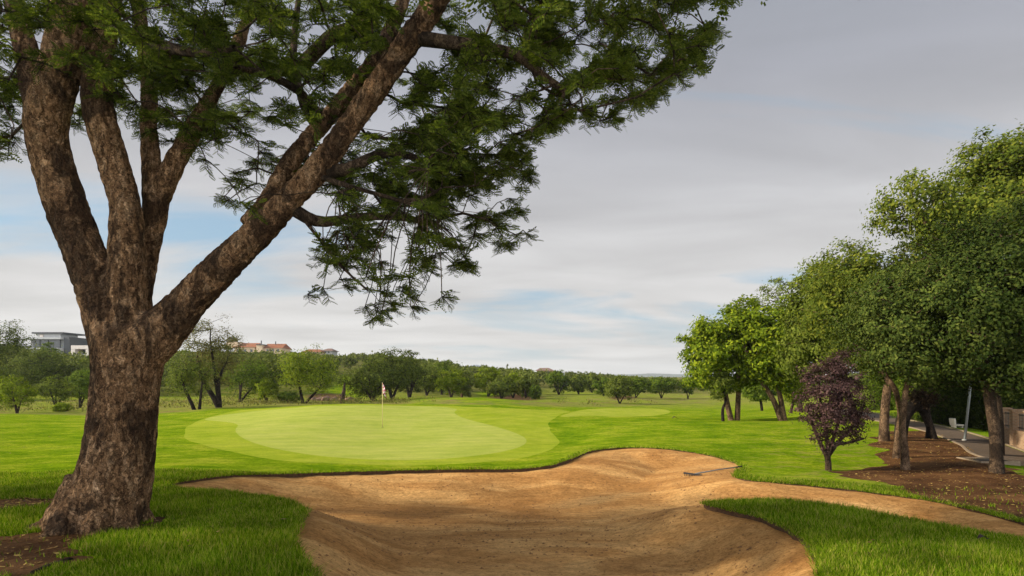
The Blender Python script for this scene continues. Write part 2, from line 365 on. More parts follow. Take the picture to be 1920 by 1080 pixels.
# wall of turf round the sand
lw = MB(); wv = {}
for i, j in segs:
    for q in (i, j):
        if q not in wv:
            p = bV[q]; wv[q] = len(lw.v); zl = float(lip(np.array([p[0]]), np.array([p[1]]))[0])
            lw.v += [Vector((p[0], p[1], p[2]+0.004)), Vector((p[0], p[1], p[2]-zl-0.03))]
    lw.f.append((wv[i], wv[j], wv[j]+1, wv[i]+1))
regions = {}
def carve(name, poly, n1=0.0, s1=1.0, n2=0.0, s2=1.0):
    global gV, gT
    x, y = gV[:, 0], gV[:, 1]; s = sdf_poly(poly, x, y)+n1*vnoise(x, y, s1)+n2*vnoise(x+5, y, s2)
    (iV, iT), (oV, oT), _ = clip(gV, gT, s); gV, gT = oV, oT; regions[name] = (iV, iT)
carve('path', PATH)
carve('bare_soil', SOIL, 1.1, 0.9, 0.7, 2.7)
carve('worn_soil', SOILL, 0.5, 1.5, 0.3, 5)
carve('root_soil', SOILR, 0.8, 1.7, 0.5, 6)
carve('trunk_soil', SOILT, 0.25, 3, 0.2, 8)
carve('putting_green', GREEN)
carve('green_fringe', FRINGE, 0.25, 0.5)
carve('fairway', FAIR)

# ground materials
def attr(t, n): a = t.nodes.new('ShaderNodeAttribute'); a.attribute_name = n; return a.outputs['Fac']
def grass_mat(name, A, B, Cc, fine=45, bstr=0.5, use_attr=False, stripe=None, tuft=1.0):
    m, t, b, L = mat(name, 0.95, 0.0); co = obco(t)
    c = ramp(t, nz(t, co, 0.55, 8, 0.72), [(0.38, A), (0.5, B), (0.62, Cc)])
    f1 = nz(t, co, fine, 4, 0.75); f2 = nz(t, co, fine*0.22, 6, 0.75); f3 = nz(t, co, 2.4, 9, 0.8, 0.2, (0.5, 1, 1))
    c = mixc(t, 0.5*tuft, c, ramp(t, f1, [(0.40, (0.45, 0.52, 0.4)), (0.60, (1.4, 1.35, 1.3))]), 'MULTIPLY')
    c = mixc(t, 0.6*tuft, c, ramp(t, f2, [(0.41, (0.55, 0.65, 0.5)), (0.59, (1.35, 1.25, 1.2))]), 'MULTIPLY')
    c = mixc(t, 0.7*tuft, c, ramp(t, f3, [(0.41, (0.65, 0.75, 0.7)), (0.59, (1.28, 1.18, 1.15))]), 'MULTIPLY')
    if stripe:
        mp = t.nodes.new('ShaderNodeMapping'); mp.inputs['Rotation'].default_value = (0, 0, stripe); L(co, mp.inputs[0])
        w = N(t, 'ShaderNodeTexWave', i_Scale=0.26, i_Distortion=1.5, i_Detail=2.0); L(mp.outputs[0], w.inputs[0])
        c = mixc(t, 0.22, c, ramp(t, w.outputs['Fac'], [(0.3, (0.85, 0.88, 0.8)), (0.7, (1.12, 1.1, 1.1))]), 'MULTIPLY')
    if use_attr:
        c = mixc(t, mth(t, 'MULTIPLY', attr(t, 'wood'), 0.9), c, ramp(t, nz(t, co, 0.3, 7, 0.7), [(0.35, (0.04, 0.055, 0.014)), (0.65, (0.09, 0.10, 0.028))]))
        dn = nz(t, co, 0.5, 7, 0.7); d = mth(t, 'MULTIPLY', attr(t, 'dry'), ramp(t, dn, [(0.35, (0.1,)*3), (0.6, (1,)*3)]))
        c = mixc(t, d, c, ramp(t, nz(t, co, 2.5, 6, 0.7), [(0.35, (0.10, 0.095, 0.03)), (0.65, (0.24, 0.20, 0.07))]))
        c = mixc(t, mth(t, 'MULTIPLY', attr(t, 'mulch'), 0.9), c, ramp(t, nz(t, co, 4, 6, 0.7), [(0.35, (0.06, 0.03, 0.02)), (0.65, (0.13, 0.07, 0.045))]))
        # thin worn flecks towards the trees
        th = mth(t, 'MULTIPLY', attr(t, 'thin'), ramp(t, nz(t, co, 2.2, 8, 0.75), [(0.5, (0,)*3), (0.62, (1,)*3)]))
        c = mixc(t, mth(t, 'MULTIPLY', th, 0.75), c, (0.2, 0.15, 0.06))
    L(c, b.inputs['Base Color'])
    n1 = bump(t, b, f1, bstr, 0.02*tuft); bump(t, b, f2, 0.5*bstr, 0.06*tuft, n1)
    return m
ROUGH = grass_mat('rough_grass', (0.10, 0.175, 0.006), (0.16, 0.23, 0.010), (0.23, 0.27, 0.022), 38, 0.8, True)
GREENM = grass_mat('green_turf', (0.255, 0.30, 0.052), (0.29, 0.325, 0.065), (0.315, 0.335, 0.078), 90, 0.15, stripe=1.2, tuft=0.4)
FRINGEM = grass_mat('fringe_turf', (0.20, 0.26, 0.018), (0.235, 0.285, 0.025), (0.27, 0.30, 0.035), 70, 0.35, stripe=0.6, tuft=0.6)
FAIRM = grass_mat('fairway_turf', (0.22, 0.27, 0.026), (0.25, 0.29, 0.034), (0.28, 0.305, 0.045), 70, 0.2, stripe=0.9, tuft=0.5)
def soil_mat():
    m, t, b, L = mat('soil', 0.95, 0.08); co = obco(t)
    a = nz(t, co, 1.2, 8, 0.65, 0.5); f = nz(t, co, 30, 6, 0.75)
    c = ramp(t, a, [(0.36, (0.05, 0.022, 0.008)), (0.5, (0.10, 0.046, 0.017)), (0.64, (0.16, 0.08, 0.032))])
    c = mixc(t, 0.7, c, ramp(t, f, [(0.3, (0.4, 0.4, 0.4)), (0.7, (1.4, 1.35, 1.3))]), 'MULTIPLY')
    gp = ramp(t, nz(t, co, 1.7, 8, 0.8), [(0.6, (0,)*3), (0.7, (1,)*3)])
    c = mixc(t, mth(t, 'MULTIPLY', gp, 0.5), c, (0.10, 0.13, 0.02))
    L(c, b.inputs['Base Color']); n1 = bump(t, b, f, 0.9, 0.03); bump(t, b, nz(t, co, 6, 6, 0.7), 0.6, 0.1, n1); return m
SOILM = soil_mat()
def sand_mat():
    m, t, b, L = mat('bunker_sand', 0.95, 0.08); co = obco(t)
    big = nz(t, co, 0.7, 5, 0.55, 1.2, (0.6, 1.3, 1)); mid = nz(t, co, 6, 8, 0.72); f = nz(t, co, 70, 5, 0.8)
    c = ramp(t, big, [(0.38, (0.36, 0.178, 0.056)), (0.5, (0.46, 0.242, 0.082)), (0.62, (0.56, 0.322, 0.12))])
    c = mixc(t, 0.45, c, ramp(t, mid, [(0.4, (0.68, 0.66, 0.62)), (0.6, (1.22, 1.22, 1.22))]), 'MULTIPLY')
    c = mixc(t, 0.5, c, ramp(t, f, [(0.28, (0.5, 0.48, 0.45)), (0.6, (1.1, 1.1, 1.1))]), 'MULTIPLY')
    g2 = nz(t, co, 22, 7, 0.85, 0.3, (0.7, 1, 1)); c = mixc(t, 0.75, c, ramp(t, g2, [(0.40, (0.42, 0.38, 0.33)), (0.47, (0.95, 0.93, 0.9)), (0.60, (1.25, 1.25, 1.25))]), 'MULTIPLY')
    # rake marks: bands wandering round the basin
    w = N(t, 'ShaderNodeTexWave', wave_type='RINGS', rings_direction='Z', i_Scale=1.7, i_Distortion=7.0, i_Detail=4.0, i_Detail_Scale=0.9)
    mp = t.nodes.new('ShaderNodeMapping'); mp.inputs['Location'].default_value = (-0.3, -8.2, 0); mp.inputs['Scale'].default_value = (0.5, 1.0, 1); L(co, mp.inputs[0]); L(mp.outputs[0], w.inputs[0])
    w2 = N(t, 'ShaderNodeTexWave', i_Scale=5.0, i_Distortion=14.0, i_Detail=4.0, i_Detail_Scale=0.6); L(mp.outputs[0], w2.inputs[0])
    c = mixc(t, 0.22, c, ramp(t, w.outputs['Fac'], [(0.2, (0.7, 0.7, 0.7)), (0.6, (1.1, 1.1, 1.1))]), 'MULTIPLY')
    L(c, b.inputs['Base Color'])
    n1 = bump(t, b, mid, 0.6, 0.04); n2 = bump(t, b, w.outputs['Fac'], 0.35, 0.012, n1); n3 = bump(t, b, g2, 0.8, 0.03, n2); bump(t, b, w2.outputs['Fac'], 0.10, 0.008, n3); return m
SANDM = sand_mat()
def path_mat():
    m, t, b, L = mat('path_paving', 0.85, 0.2); co = obco(t)
    br = N(t, 'ShaderNodeTexBrick', i_Scale=5.0); br.inputs['Color1'].default_value = (0.088, 0.06, 0.042, 1); br.inputs['Color2'].default_value = (0.12, 0.084, 0.058, 1); br.inputs['Mortar'].default_value = (0.11, 0.085, 0.06, 1); br.inputs['Mortar Size'].default_value = 0.03
    L(co, br.inputs[0]); c = mixc(t, 0.6, br.outputs[0], ramp(t, nz(t, co, 3, 8, 0.7), [(0.3, (0.6,)*3), (0.7, (1.2,)*3)]), 'MULTIPLY')
    L(c, b.inputs['Base Color']); bump(t, b, nz(t, co, 40, 5, 0.7), 0.4, 0.01); return m
PATHM = path_mat()
def simple(name, col, rough=0.7, var=0.3, sc=8, spec=0.3, bst=0.2):
    m, t, b, L = mat(name, rough, spec); co = obco(t); n = nz(t, co, sc, 6, 0.65)
    L(ramp(t, n, [(0.3, tuple(x*(1-var) for x in col)), (0.7, tuple(min(1, x*(1+var)) for x in col))]), b.inputs['Base Color']); bump(t, b, n, bst, 0.02); return m

# sheets
def sheet(name, V, T, m, label):
    me = mesh_np(name, V, T, True); return tag(link(name, me, m), label, None, kind='structure'), me
g, gme = sheet('ground', gV, gT, ROUGH, 'mown green rough grass rolling away to the tree covered hillside')
x, y = gV[:, 0], gV[:, 1]
def put(me, n, v): a = me.attributes.new(n, 'FLOAT', 'POINT'); a.data.foreach_set('value', v.astype(np.float32))
dry = np.zeros(len(x))
for P in DRY: dry = np.maximum(dry, np.clip(sdf_poly(P, x, y)/2.5+0.5, 0, 1))
dry = np.maximum(dry, np.clip((y-52)/25, 0, 1)*0.75)
for P in (GRN2, GRN3): dry *= 1-np.clip(sdf_poly(P, x, y)/2+0.5, 0, 1)
put(gme, 'dry', dry)
wd_ = np.clip((y-72)/30, 0, 1)
for P in (GRN2, GRN3): wd_ *= 1-np.clip(sdf_poly(P, x, y)/2+0.5, 0, 1)
u_ = x/np.maximum(y, 1)*F+960; wd_ *= np.where(u_ > 980, np.clip((y-118)/20, 0, 1), 1); put(gme, 'wood', wd_)
mu = np.zeros(len(x))
for P in MULCH: mu = np.maximum(mu, np.clip(sdf_poly(P, x, y)/1.5+0.5, 0, 1))
put(gme, 'mulch', mu)
thin = np.clip((x/np.maximum(y, 1)*F+960-1330)/250, 0, 1)*np.clip(1-(y-9)/40, 0, 1)*(y > 9)
put(gme, 'thin', thin)
sheet('bunker_sand', sV, sT, SANDM, 'orange sand bunker curving across the foreground with raked surface')
sheet('putting_green', *regions['putting_green'], GREENM, 'smooth pale closely mown putting green round the flag')
sheet('green_fringe', *regions['green_fringe'], FRINGEM, 'mown collar of brighter grass round the putting green')
sheet('fairway', *regions['fairway'], FAIRM, 'pale mown fairway patch right of the putting green')
sheet('path', *regions['path'], PATHM, 'brick footpath curving under the trees on the right')
so = [regions[k] for k in ('bare_soil', 'worn_soil', 'root_soil', 'trunk_soil')]
off = 0; vs = []; ts = []
for v_, t_ in so: vs.append(v_); ts.append(t_+off); off += len(v_)
sheet('bare_soil', np.vstack(vs), np.vstack(ts), SOILM, 'bare brown soil with leaf litter beneath the trees')
tag(lw.build('bunker_lip', simple('lip_soil', (0.07, 0.038, 0.018), 0.95, 0.5, 20), None, True), 'dark cut turf edge round the sand bunker', None, kind='structure')
# far ridge, with some haze blue put into its colour
rd = MB(); n = 160
for i in range(n+1):
    a_ = -0.9+1.8*i/n; D = 3600; zz = 14+22*noise.fractal(Vector((i*0.07, 3, 0)), 1, 2, 4)+12*math.exp(-((a_-0.15)/0.3)**2)
    rd.v += [Vector((a_*D, D, -120)), Vector((a_*D, D+200, max(zz, 3))), Vector((a_*D, D+1600, -60))]
for i in range(n): rd.f += [(3*i, 3*i+3, 3*i+4, 3*i+1), (3*i+1, 3*i+4, 3*i+5, 3*i+2)]
tag(rd.build('far_ridge', simple('ridge', (0.06, 0.08, 0.07), 0.95, 0.2, 0.01), None, True), 'low blue ridge on the horizon', None, kind='structure')
pl = MB(); ed = [( -2500, 700, -3.0), (2500, 700, -3.0), (4000, 4200, -60), (-4000, 4200, -60)]
pl.poly(ed, [(0, 1, 2, 3)]); tag(pl.build('far_plain', simple('plain', (0.10, 0.11, 0.05), 0.95, 0.3, 0.02)), 'flat land far beyond the trees', None, kind='structure')

# ------------------------------------------------------------------ trees: skeleton and foliage
def grow(mains, att, rng, step=0.5, tip=0.006, wander=0.12, bias=0.3, exp=2.3, zl=None):
    pos = []; par = []; fix = []; pl = []; chains = []
    for m_ in mains:                                   # m_: list of (Vector, r) ; optional start index
        pts, start = m_ if isinstance(m_, tuple) else (m_, None)
        prev = -1 if start is None else int(np.argmin([(Vector(q)-pts[0][0]).length for q in pos])); ch = []
        for k, (p, r) in enumerate(pts):
            pos.append(tuple(p)); par.append(prev); fix.append(r); pl.append(0 if prev < 0 else pl[prev]+(Vector(p)-Vector(pos[prev])).length*0.3); prev = len(pos)-1; ch.append(prev)
        chains.append(ch)
    base_n = len(pos)
    P = np.zeros((len(pos)+len(att)*14, 3)); P[:len(pos)] = pos; PL = np.zeros(len(P)); PL[:len(pos)] = pl
    minz = np.array([p[2] for p in pos]).min()
    ok = np.ones(len(P)); 
    A = np.asarray(att); dm = np.sqrt(((A[:, None]-P[None, :base_n])**2).sum(-1)).min(1); order = np.argsort(dm+rng.rand(len(A))*0.3)
    n = base_n
    z_lo = minz+0.35*(max(p[2] for p in pos)-minz)
    if zl is not None: z_lo = zl
    for i in order:
        a_ = A[i]; dv = P[:n]-a_; dd = np.sqrt((dv**2).sum(1)); cost = np.sqrt(dv[:, 0]**2+dv[:, 1]**2+(1.7*dv[:, 2])**2)+bias*PL[:n]+np.where(P[:n, 2] < z_lo, 2.0, 0)+0.35*np.maximum(P[:n, 2]-a_[2], 0)
        j = int(np.argmin(cost)); s_ = P[j]; dist = dd[j]; k = max(1, min(12, int(dist/step)))
        pj = par[j] if j < len(par) else -1; dr = (s_-P[pj]) if pj >= 0 else np.array([0, 0, 1.0]); dr = dr/(np.linalg.norm(dr)+1e-6)
        mid = s_*0.5+a_*0.5+dr*dist*0.18+np.array([0, 0, 0.10*dist])+rng.randn(3)*wander*dist*0.5
        ch = [j]; prev = j
        for q in range(1, k+1):
            t = q/k; p = s_*(1-t)**2+mid*2*t*(1-t)+a_*t*t
            if q < k: p = p+rng.randn(3)*wander*step*0.3
            P[n] = p; PL[n] = PL[prev]+np.linalg.norm(p-P[prev]); par.append(prev); fix.append(0); ch.append(n); prev = n; n += 1
        chains.append(ch)
    acc = np.zeros(n); R = np.zeros(n)
    for i in range(n-1, -1, -1):
        r = max(acc[i]**(1/exp), tip) if acc[i] > 0 else tip
        if fix[i] > 0: r = max(r if i >= base_n else 0, fix[i]); 
        R[i] = r
        if par[i] >= 0: acc[par[i]] += R[i]**exp if fix[i] == 0 or i >= base_n else 0
    return P[:n], R, chains, base_n
def tubes(P, R, chains, sides, skip_main=0, minr=0.0):
    mb = MB()
    for ci, ch in enumerate(chains):
        if ci < skip_main: continue
        if ci >= 0 and len(ch) < 2: continue
        rr = [R[i] for i in ch]
        if ch[0] != ch[1] and len(ch) > 1: rr[0] = min(rr[0], rr[1]*1.15)
        if max(rr) < minr: continue
        big = max(rr); s = sides if big > 0.03 else max(3, sides-2)
        mb.tube([P[i] for i in ch], rr, s, False)
    return mb
def rand_dirs(n, rng): v = rng.randn(n, 3); return v/np.linalg.norm(v, axis=1)[:, None]
def leaves(Pt, Ls, Ws, rng, name, m, parent, updir=None, upw=0.0, nrm=None):
    n = len(Pt); a_ = rand_dirs(n, rng); r_ = rand_dirs(n, rng)
    if nrm is not None:
        r_ = np.cross(nrm+rand_dirs(n, rng)*0.55, a_); a_ = a_-nrm*(a_*nrm).sum(1)[:, None]*0.8; a_ /= np.linalg.norm(a_, axis=1)[:, None]+1e-6; r_ = np.cross(a_, np.cross(nrm+rand_dirs(n, rng)*0.5, a_))
    if updir is not None: a_ = a_+np.asarray(updir)*upw; a_ /= np.linalg.norm(a_, axis=1)[:, None]
    if nrm is None: r_[:, 2] += 0.5
    b_ = np.cross(a_, r_); b_ /= np.linalg.norm(b_, axis=1)[:, None]; L_ = (Ls*(0.6+0.8*rng.rand(n)))[:, None]; W_ = (Ws*(0.6+0.8*rng.rand(n)))[:, None]
    cup = np.cross(a_, b_)*W_*0.25
    V = np.empty((n, 4, 3)); V[:, 0] = Pt; V[:, 1] = Pt+a_*L_*0.45+b_*W_*0.5+cup; V[:, 2] = Pt+a_*L_; V[:, 3] = Pt+a_*L_*0.45-b_*W_*0.5+cup
    return link(name, mesh_np(name, V.reshape(-1, 3), np.arange(4*n).reshape(-1, 4)), m, parent)
def in_ell(c, r, n, rng, shell=0.45, zlow=None, out_=0.09):
    out = []
    while len(out) < n:
        v = rand_dirs(1, rng)[0]*(rng.rand()**shell)*(1.0 if rng.rand() > out_ else 1.0+0.28*rng.rand())
        p = np.array(c)+v*np.array(r)
        if zlow is None or p[2] > zlow: out.append(p)
    return out
BARK = {
 'mid': bark_mat('bark_brown', (0.05, 0.032, 0.02), (0.12, 0.08, 0.05), (0.2, 0.14, 0.09), 1.6, 0.8),
 'dark': bark_mat('bark_dark', (0.02, 0.014, 0.01), (0.045, 0.032, 0.024), (0.09, 0.065, 0.05), 1.4, 0.8),
 'tan': bark_mat('bark_tan', (0.13, 0.08, 0.045), (0.25, 0.16, 0.095), (0.36, 0.25, 0.16), 1.8, 0.7)}
LM = {
 'gold': leaf_mat('leaf_gold', [(0.05, 0.075, 0.010), (0.09, 0.12, 0.014), (0.17, 0.18, 0.022)], 0.35, clump=1.0),
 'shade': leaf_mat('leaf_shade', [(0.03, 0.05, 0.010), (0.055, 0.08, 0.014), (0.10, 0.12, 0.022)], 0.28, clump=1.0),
 'bright': leaf_mat('leaf_bright', [(0.045, 0.075, 0.005), (0.12, 0.172, 0.009), (0.24, 0.28, 0.016)], 0.36, clump=0.9),
 'lime': leaf_mat('leaf_lime', [(0.08, 0.13, 0.007), (0.14, 0.185, 0.010), (0.21, 0.24, 0.016)], 0.35, clump=0.7),
 'olive': leaf_mat('leaf_olive', [(0.05, 0.072, 0.010), (0.10, 0.13, 0.017), (0.16, 0.185, 0.03)], 0.3, clump=0.7),
 'mid': leaf_mat('leaf_mid', [(0.042, 0.074, 0.007), (0.085, 0.13, 0.011), (0.14, 0.18, 0.018)], 0.32, clump=0.8),
 'dark': leaf_mat('leaf_dark', [(0.034, 0.052, 0.008), (0.066, 0.09, 0.012), (0.115, 0.135, 0.02)], 0.25, clump=0.7),
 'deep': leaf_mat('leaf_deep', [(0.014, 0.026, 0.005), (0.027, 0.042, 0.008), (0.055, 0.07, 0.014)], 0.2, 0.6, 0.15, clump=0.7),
 'brown': leaf_mat('leaf_brown', [(0.07, 0.075, 0.02), (0.12, 0.12, 0.03), (0.16, 0.12, 0.045)], 0.3, clump=0.8),
 'purple': leaf_mat('leaf_purple', [(0.03, 0.017, 0.017), (0.06, 0.033, 0.033), (0.12, 0.072, 0.068)], 0.2, 0.7, 0.1, clump=1.5),
 'big': leaf_mat('leaf_acacia', [(0.036, 0.055, 0.011), (0.062, 0.084, 0.015), (0.115, 0.132, 0.024)], 0.4, 0.6, 0.12, clump=0.8),
}
def tree(name, label, cat, base, ells, leafm, barkm, natt, perclump, lsize, rc, seed, stems=None, trunk_r=0.15, step=0.5, group=None, sides=6, tip=0.008, zlow=None, flat=0.6, wander=0.14, leaf_w=0.55, updir=None, upw=0, shell=0.45, bias=0.3, out_=0.13):
    rng = np.random.RandomState(seed); base = Vector(base)
    root = empty(name, base, label, cat, group); vol = np.array([r[0]*r[1]*r[2] for c, r in ells])**0.8; att = []
    for (c, r), v in zip(ells, vol): att += in_ell(c, r, max(4, int(1.25*natt*v/vol.sum())), rng, shell, zlow, out_)
    rm = float(np.mean([max(r) for c, r in ells])); fq = 2.6/rm                 # lumps and hollows in the crown
    att = [p for p in att if noise.noise(Vector(p*fq)+Vector((seed, 0, 0))) > -0.09 or rng.rand() < 0.10]
    if stems is None:
        top = Vector(ells[0][0]); h = top.z-base.z; lean = Vector(((top.x-base.x)*0.35, (top.y-base.y)*0.35, 0))
        n = 5; stems = [[(base+Vector((0, 0, -0.15)), trunk_r*1.35)]+[(base+lean*(k/n)+Vector((rng.randn()*0.05*h*0.3, rng.randn()*0.05*h*0.3, h*0.62*k/n)), trunk_r*(1-0.45*k/n)) for k in range(n+1)]]
    P, R, ch, bn = grow(stems, att, rng, step, tip, wander, bias)
    tubes(P, R, ch, sides+2 if trunk_r > 0.1 else sides).build('trunk', BARK[barkm], root, True)
    A = np.array(att); cen = A.mean(0)
    pts = np.repeat(A, perclump, 0); sz = rc*(0.6+0.8*rng.rand(len(A))); g_ = np.clip(rng.randn(len(pts), 3), -1.7, 1.7)*np.repeat(sz, perclump)[:, None]*0.78; g_[:, 2] *= flat
    gl = g_/(np.linalg.norm(g_, axis=1)[:, None]+1e-6); pc = pts-cen; pc /= np.linalg.norm(pc, axis=1)[:, None]+1e-6; nr_ = gl*0.8+pc*0.75+np.array([0, 0, 0.35]); nr_ /= np.linalg.norm(nr_, axis=1)[:, None]
    leaves(pts+g_, lsize, lsize*leaf_w, rng, 'crown', LM[leafm], root, updir, upw, nr_)
    return root
def S(L, D=None):
    """limb path from photo rows: (px, py, radius_px[, D])"""
    out = []
    for q in L:
        d = q[3] if len(q) > 3 else D; out.append((W(q[0], q[1], d), q[2]*d/F))
    return out
def refine(pts, n=4):
    P = [p for p, r in pts]; R = [r for p, r in pts]; o = []
    sp = spline(P, n); m_ = len(sp)
    for i, p in enumerate(sp):
        t = i/n; k = min(int(t), len(R)-2); f = t-k; o.append((p, R[k]*(1-f)+R[k+1]*f))
    return o

# ------------------------------------------------------------------ the large foreground tree
def big_tree():
    rng = np.random.RandomState(5)
    root = empty('acacia_tree', W(190, 985, 7.1), 'huge spreading tree with thick furrowed trunk and forked limbs in the left foreground', 'tree')
    T = 7.1
    trunk = S([(186,1040,112), (192,985,92), (205,935,85), (220,860,75), (230,790,71), (237,720,70), (240,660,74), (238,620,70)], T)
    A_ = S([(215,640,52), (190,560,46), (160,480,44), (128,400,43), (98,300,43), (86,230,44,7.0), (110,140,42,6.9), (130,60,46,6.8), (128,-40,42,6.7), (120,-200,34,6.6)], T)
    A2 = S([(88,240,36), (62,150,28,7.2), (40,60,24,7.3), (10,-60,20,7.5), (-60,-220,14,7.8)], T)
    B_ = S([(245,640,52), (236,560,42), (238,470,38), (236,390,34), (214,310,32), (188,220,34,7.0), (182,130,30,7.0), (200,50,27,7.0), (212,-60,24,6.9), (230,-220,16,6.7)], T)
    B2 = S([(190,200,22), (165,120,20,7.3), (150,20,18,7.5), (140,-120,14,7.8)], T)
    C_ = S([(258,640,40,7.3), (262,560,26,7.4), (275,480,25,7.45), (290,400,26,7.5), (286,340,24,7.55), (280,240,18,7.6), (278,140,17,7.7), (262,30,15,7.8), (250,-120,12,8)], T)
    C2 = S([(292,380,24,7.5), (320,320,23,7.5), (352,262,22,7.55), (385,200,18,7.6), (430,120,14,7.7), (470,20,11,7.9), (520,-100,8,8.2)], T)
    D_ = S([(262,650,66,7.1), (310,612,52,7.1), (360,560,40,7.1), (420,500,38,7.05), (480,440,34,7.0), (540,377,30,6.95), (592,322,28,6.9), (642,255,26,6.85), (692,185,26,6.8), (742,110,26,6.75), (792,40,26,6.7), (830,-20,25,6.65), (880,-130,24,6.6), (930,-260,18,6.6)], T)
    D2 = S([(468,425,24,7.15), (508,368,21,7.3), (550,297,20,7.45), (598,240,19,7.6), (650,180,19,7.7), (700,115,18,7.8), (745,30,16,7.9), (790,-90,12,8.1)], T)
    roots = []
    z_ = 0.02
    for an, ln, rr in ((200, 1.0, .24), (165, .8, .2), (250, .75, .22), (300, .6, .2), (340, .55, .16), (20, .6, .16), (90, .6, .2), (130, .7, .2)):
        a_ = math.radians(an); d_ = Vector((math.cos(a_), math.sin(a_), 0)); b_ = W(195, 940, T); c_ = W(190, 985, T)
        e_ = c_+d_*(0.42+ln*0.38); e_.z = gz(e_.x, e_.y)-0.05; m_ = c_+d_*0.42; m_.z = gz(m_.x, m_.y)+0.02
        roots.append([(b_+d_*0.18+Vector((0, 0, 0.25)), rr*0.9), (m_, rr*0.85), (e_, rr*0.15)])
    mb = MB()
    for L in [trunk, A_, A2, B_, B2, C_, C2, D_, D2]:
        L = refine(L, 5); mb.tube([p for p, r in L], [r*0.83 for p, r in L], 14)
    for L in roots: L = refine(L, 4); mb.tube([p for p, r in L], [r for p, r in L], 10)
    me = mb.mesh('trunk'); ob = bpy.data.objects.new('tmp', me); C.objects.link(ob)
    md = ob.modifiers.new('r', 'REMESH'); md.mode = 'VOXEL'; md.voxel_size = 0.017; md.use_smooth_shade = True
    sm = ob.modifiers.new('s', 'SMOOTH'); sm.iterations = 12; sm.factor = 0.6
    dg = bpy.context.evaluated_depsgraph_get(); me2 = bpy.data.meshes.new_from_object(ob.evaluated_get(dg)); bpy.data.objects.remove(ob)
    n = len(me2.vertices); co = np.empty(n*3, np.float32); no = np.empty(n*3, np.float32); me2.vertices.foreach_get('co', co); me2.vertices.foreach_get('normal', no)
    co = co.reshape(-1, 3); no = no.reshape(-1, 3); dsp = np.empty(n)
    for i in range(n):
        x, y, z = co[i]; v = Vector((x*9, y*9, z*2.4)); w_ = noise.noise(v); w2 = noise.noise(Vector((x*24, y*24, z*7))); b1 = noise.noise(Vector((x*2, y*2, z*1.5)))
        dsp[i] = 0.022*b1-0.034*max(0, 0.35-abs(w_)*2.0)+0.015*w2
    co += no*dsp[:, None].astype(np.float32); me2.vertices.foreach_set('co', co.ravel()); me2.update()
    me2.name = 'trunk'; me2.materials.clear()
    me2.polygons.foreach_set('use_smooth', np.ones(len(me2.polygons), dtype=bool))
    link('trunk', me2, bark_mat('bark_furrowed', (0.10, 0.052, 0.026), (0.43, 0.245, 0.12), (0.78, 0.52, 0.31), 1.25, 1.0), root)
    # crown: whole dome, thinned where the photograph shows sky
    M = [(-60,-60),(1400,-60),(1385,40),(1355,105),(1290,160),(1225,200),(1170,235),(1100,255),(1050,235),(1000,280),(1005,350),(980,390),(1010,440),(960,470),(900,485),(880,540),(888,568),(800,582),(770,596),(695,612),(655,560),(565,588),(548,520),(575,470),(620,400),(560,420),(520,400),(470,430),(400,478),(368,462),(330,380),(345,300),(300,275),(250,250),(225,225),(150,255),(90,215),(60,260),(20,325),(-60,330)]
    M = np.array(M, float)
    att = []; off_ = []; tries = 0
    DL = [(420,500), (540,375), (640,255), (740,110), (840,-20)]; AL = [(160,480), (98,300), (86,220)]; BL = [(238,470), (214,310), (186,190)]; D2L = [(512,375), (600,245), (650,180)]
    def frame(p):
        if p[1] < 0.5: return None
        return 960+p[0]/p[1]*F, HY-(p[2]-CZ)/p[1]*F
    def inframe(s):
        return s is not None and -60 < s[0] < 1980 and -30 < s[1] < 1200
    shapes = [((-3.0, 7.0, 6.6), (8.6, 5.6, 4.4), 1.0), ((-0.9, 7.4, 4.2), (2.2, 2.2, 2.2), 0.75), ((-3.8, 7.2, 5.2), (2.8, 2.4, 1.3), 0.55), ((2.0, 6.8, 6.4), (3.0, 3.0, 1.8), 0.35), ((0.6, 7.2, 5.2), (2.2, 2.4, 1.4), 0.45), ((-7.5, 7.0, 5.2), (2.0, 2.5, 2.0), 0.3)]
    pr = np.array([s[2] for s in shapes]); pr /= pr.sum()
    NI, NO = 1500, 420
    while (len(att) < NI or len(off_) < NO) and tries < 400000:
        tries += 1; c_, r_, _ = shapes[rng.choice(len(shapes), p=pr)]
        p = np.array(c_)+rand_dirs(1, rng)[0]*rng.rand()**0.5*np.array(r_)
        if p[2] < 2.25: continue
        s = frame(p)
        if inframe(s):
            if len(att) >= NI or p[1] < 4.6: continue
            sd = sdf_poly(M, np.array([s[0]]), np.array([s[1]]))[0]
            if sd < 14: continue
            if s[0] < 600 and s[1] > 250 and rng.rand() > 0.7: continue
            if p[1] < 7.4:                                   # keep the big limbs in view
                hid = False
                for (L_, wd) in ((DL, 52), (AL, 60), (BL, 50), (D2L, 26)):
                    for (a0, b0), (a1, b1) in zip(L_, L_[1:]):
                        e = (a1-a0, b1-b0); t = max(0, min(1, ((s[0]-a0)*e[0]+(s[1]-b0)*e[1])/(e[0]**2+e[1]**2)))
                        if math.hypot(s[0]-a0-e[0]*t, s[1]-b0-e[1]*t) < wd: hid = True
                if hid and rng.rand() < 0.96: continue
            # leave gaps
            if noise.noise(Vector((s[0]/70, s[1]/50, p[1]*0.15))) > 0.0 and rng.rand() < 0.88: continue
            att.append(p)
        else:
            if len(off_) >= NO or (p[1] < 4.0 and abs(p[0]) < 5 and p[2] < 4.5): continue
            if s is not None and p[1] > 1 and sdf_poly(M, np.array([s[0]]), np.array([max(s[1], -50)]))[0] < -60 and p[2] < 6 and s[0] > -100: continue
            off_.append(p)
    att = np.array(att); off_ = np.array(off_)
    mains = [refine(A_, 2), refine(A2, 2), refine(B_, 2), refine(B2, 2), refine(C_, 2), refine(C2, 2), refine(D_, 2), refine(D2, 2)]
    nb = len(mains)
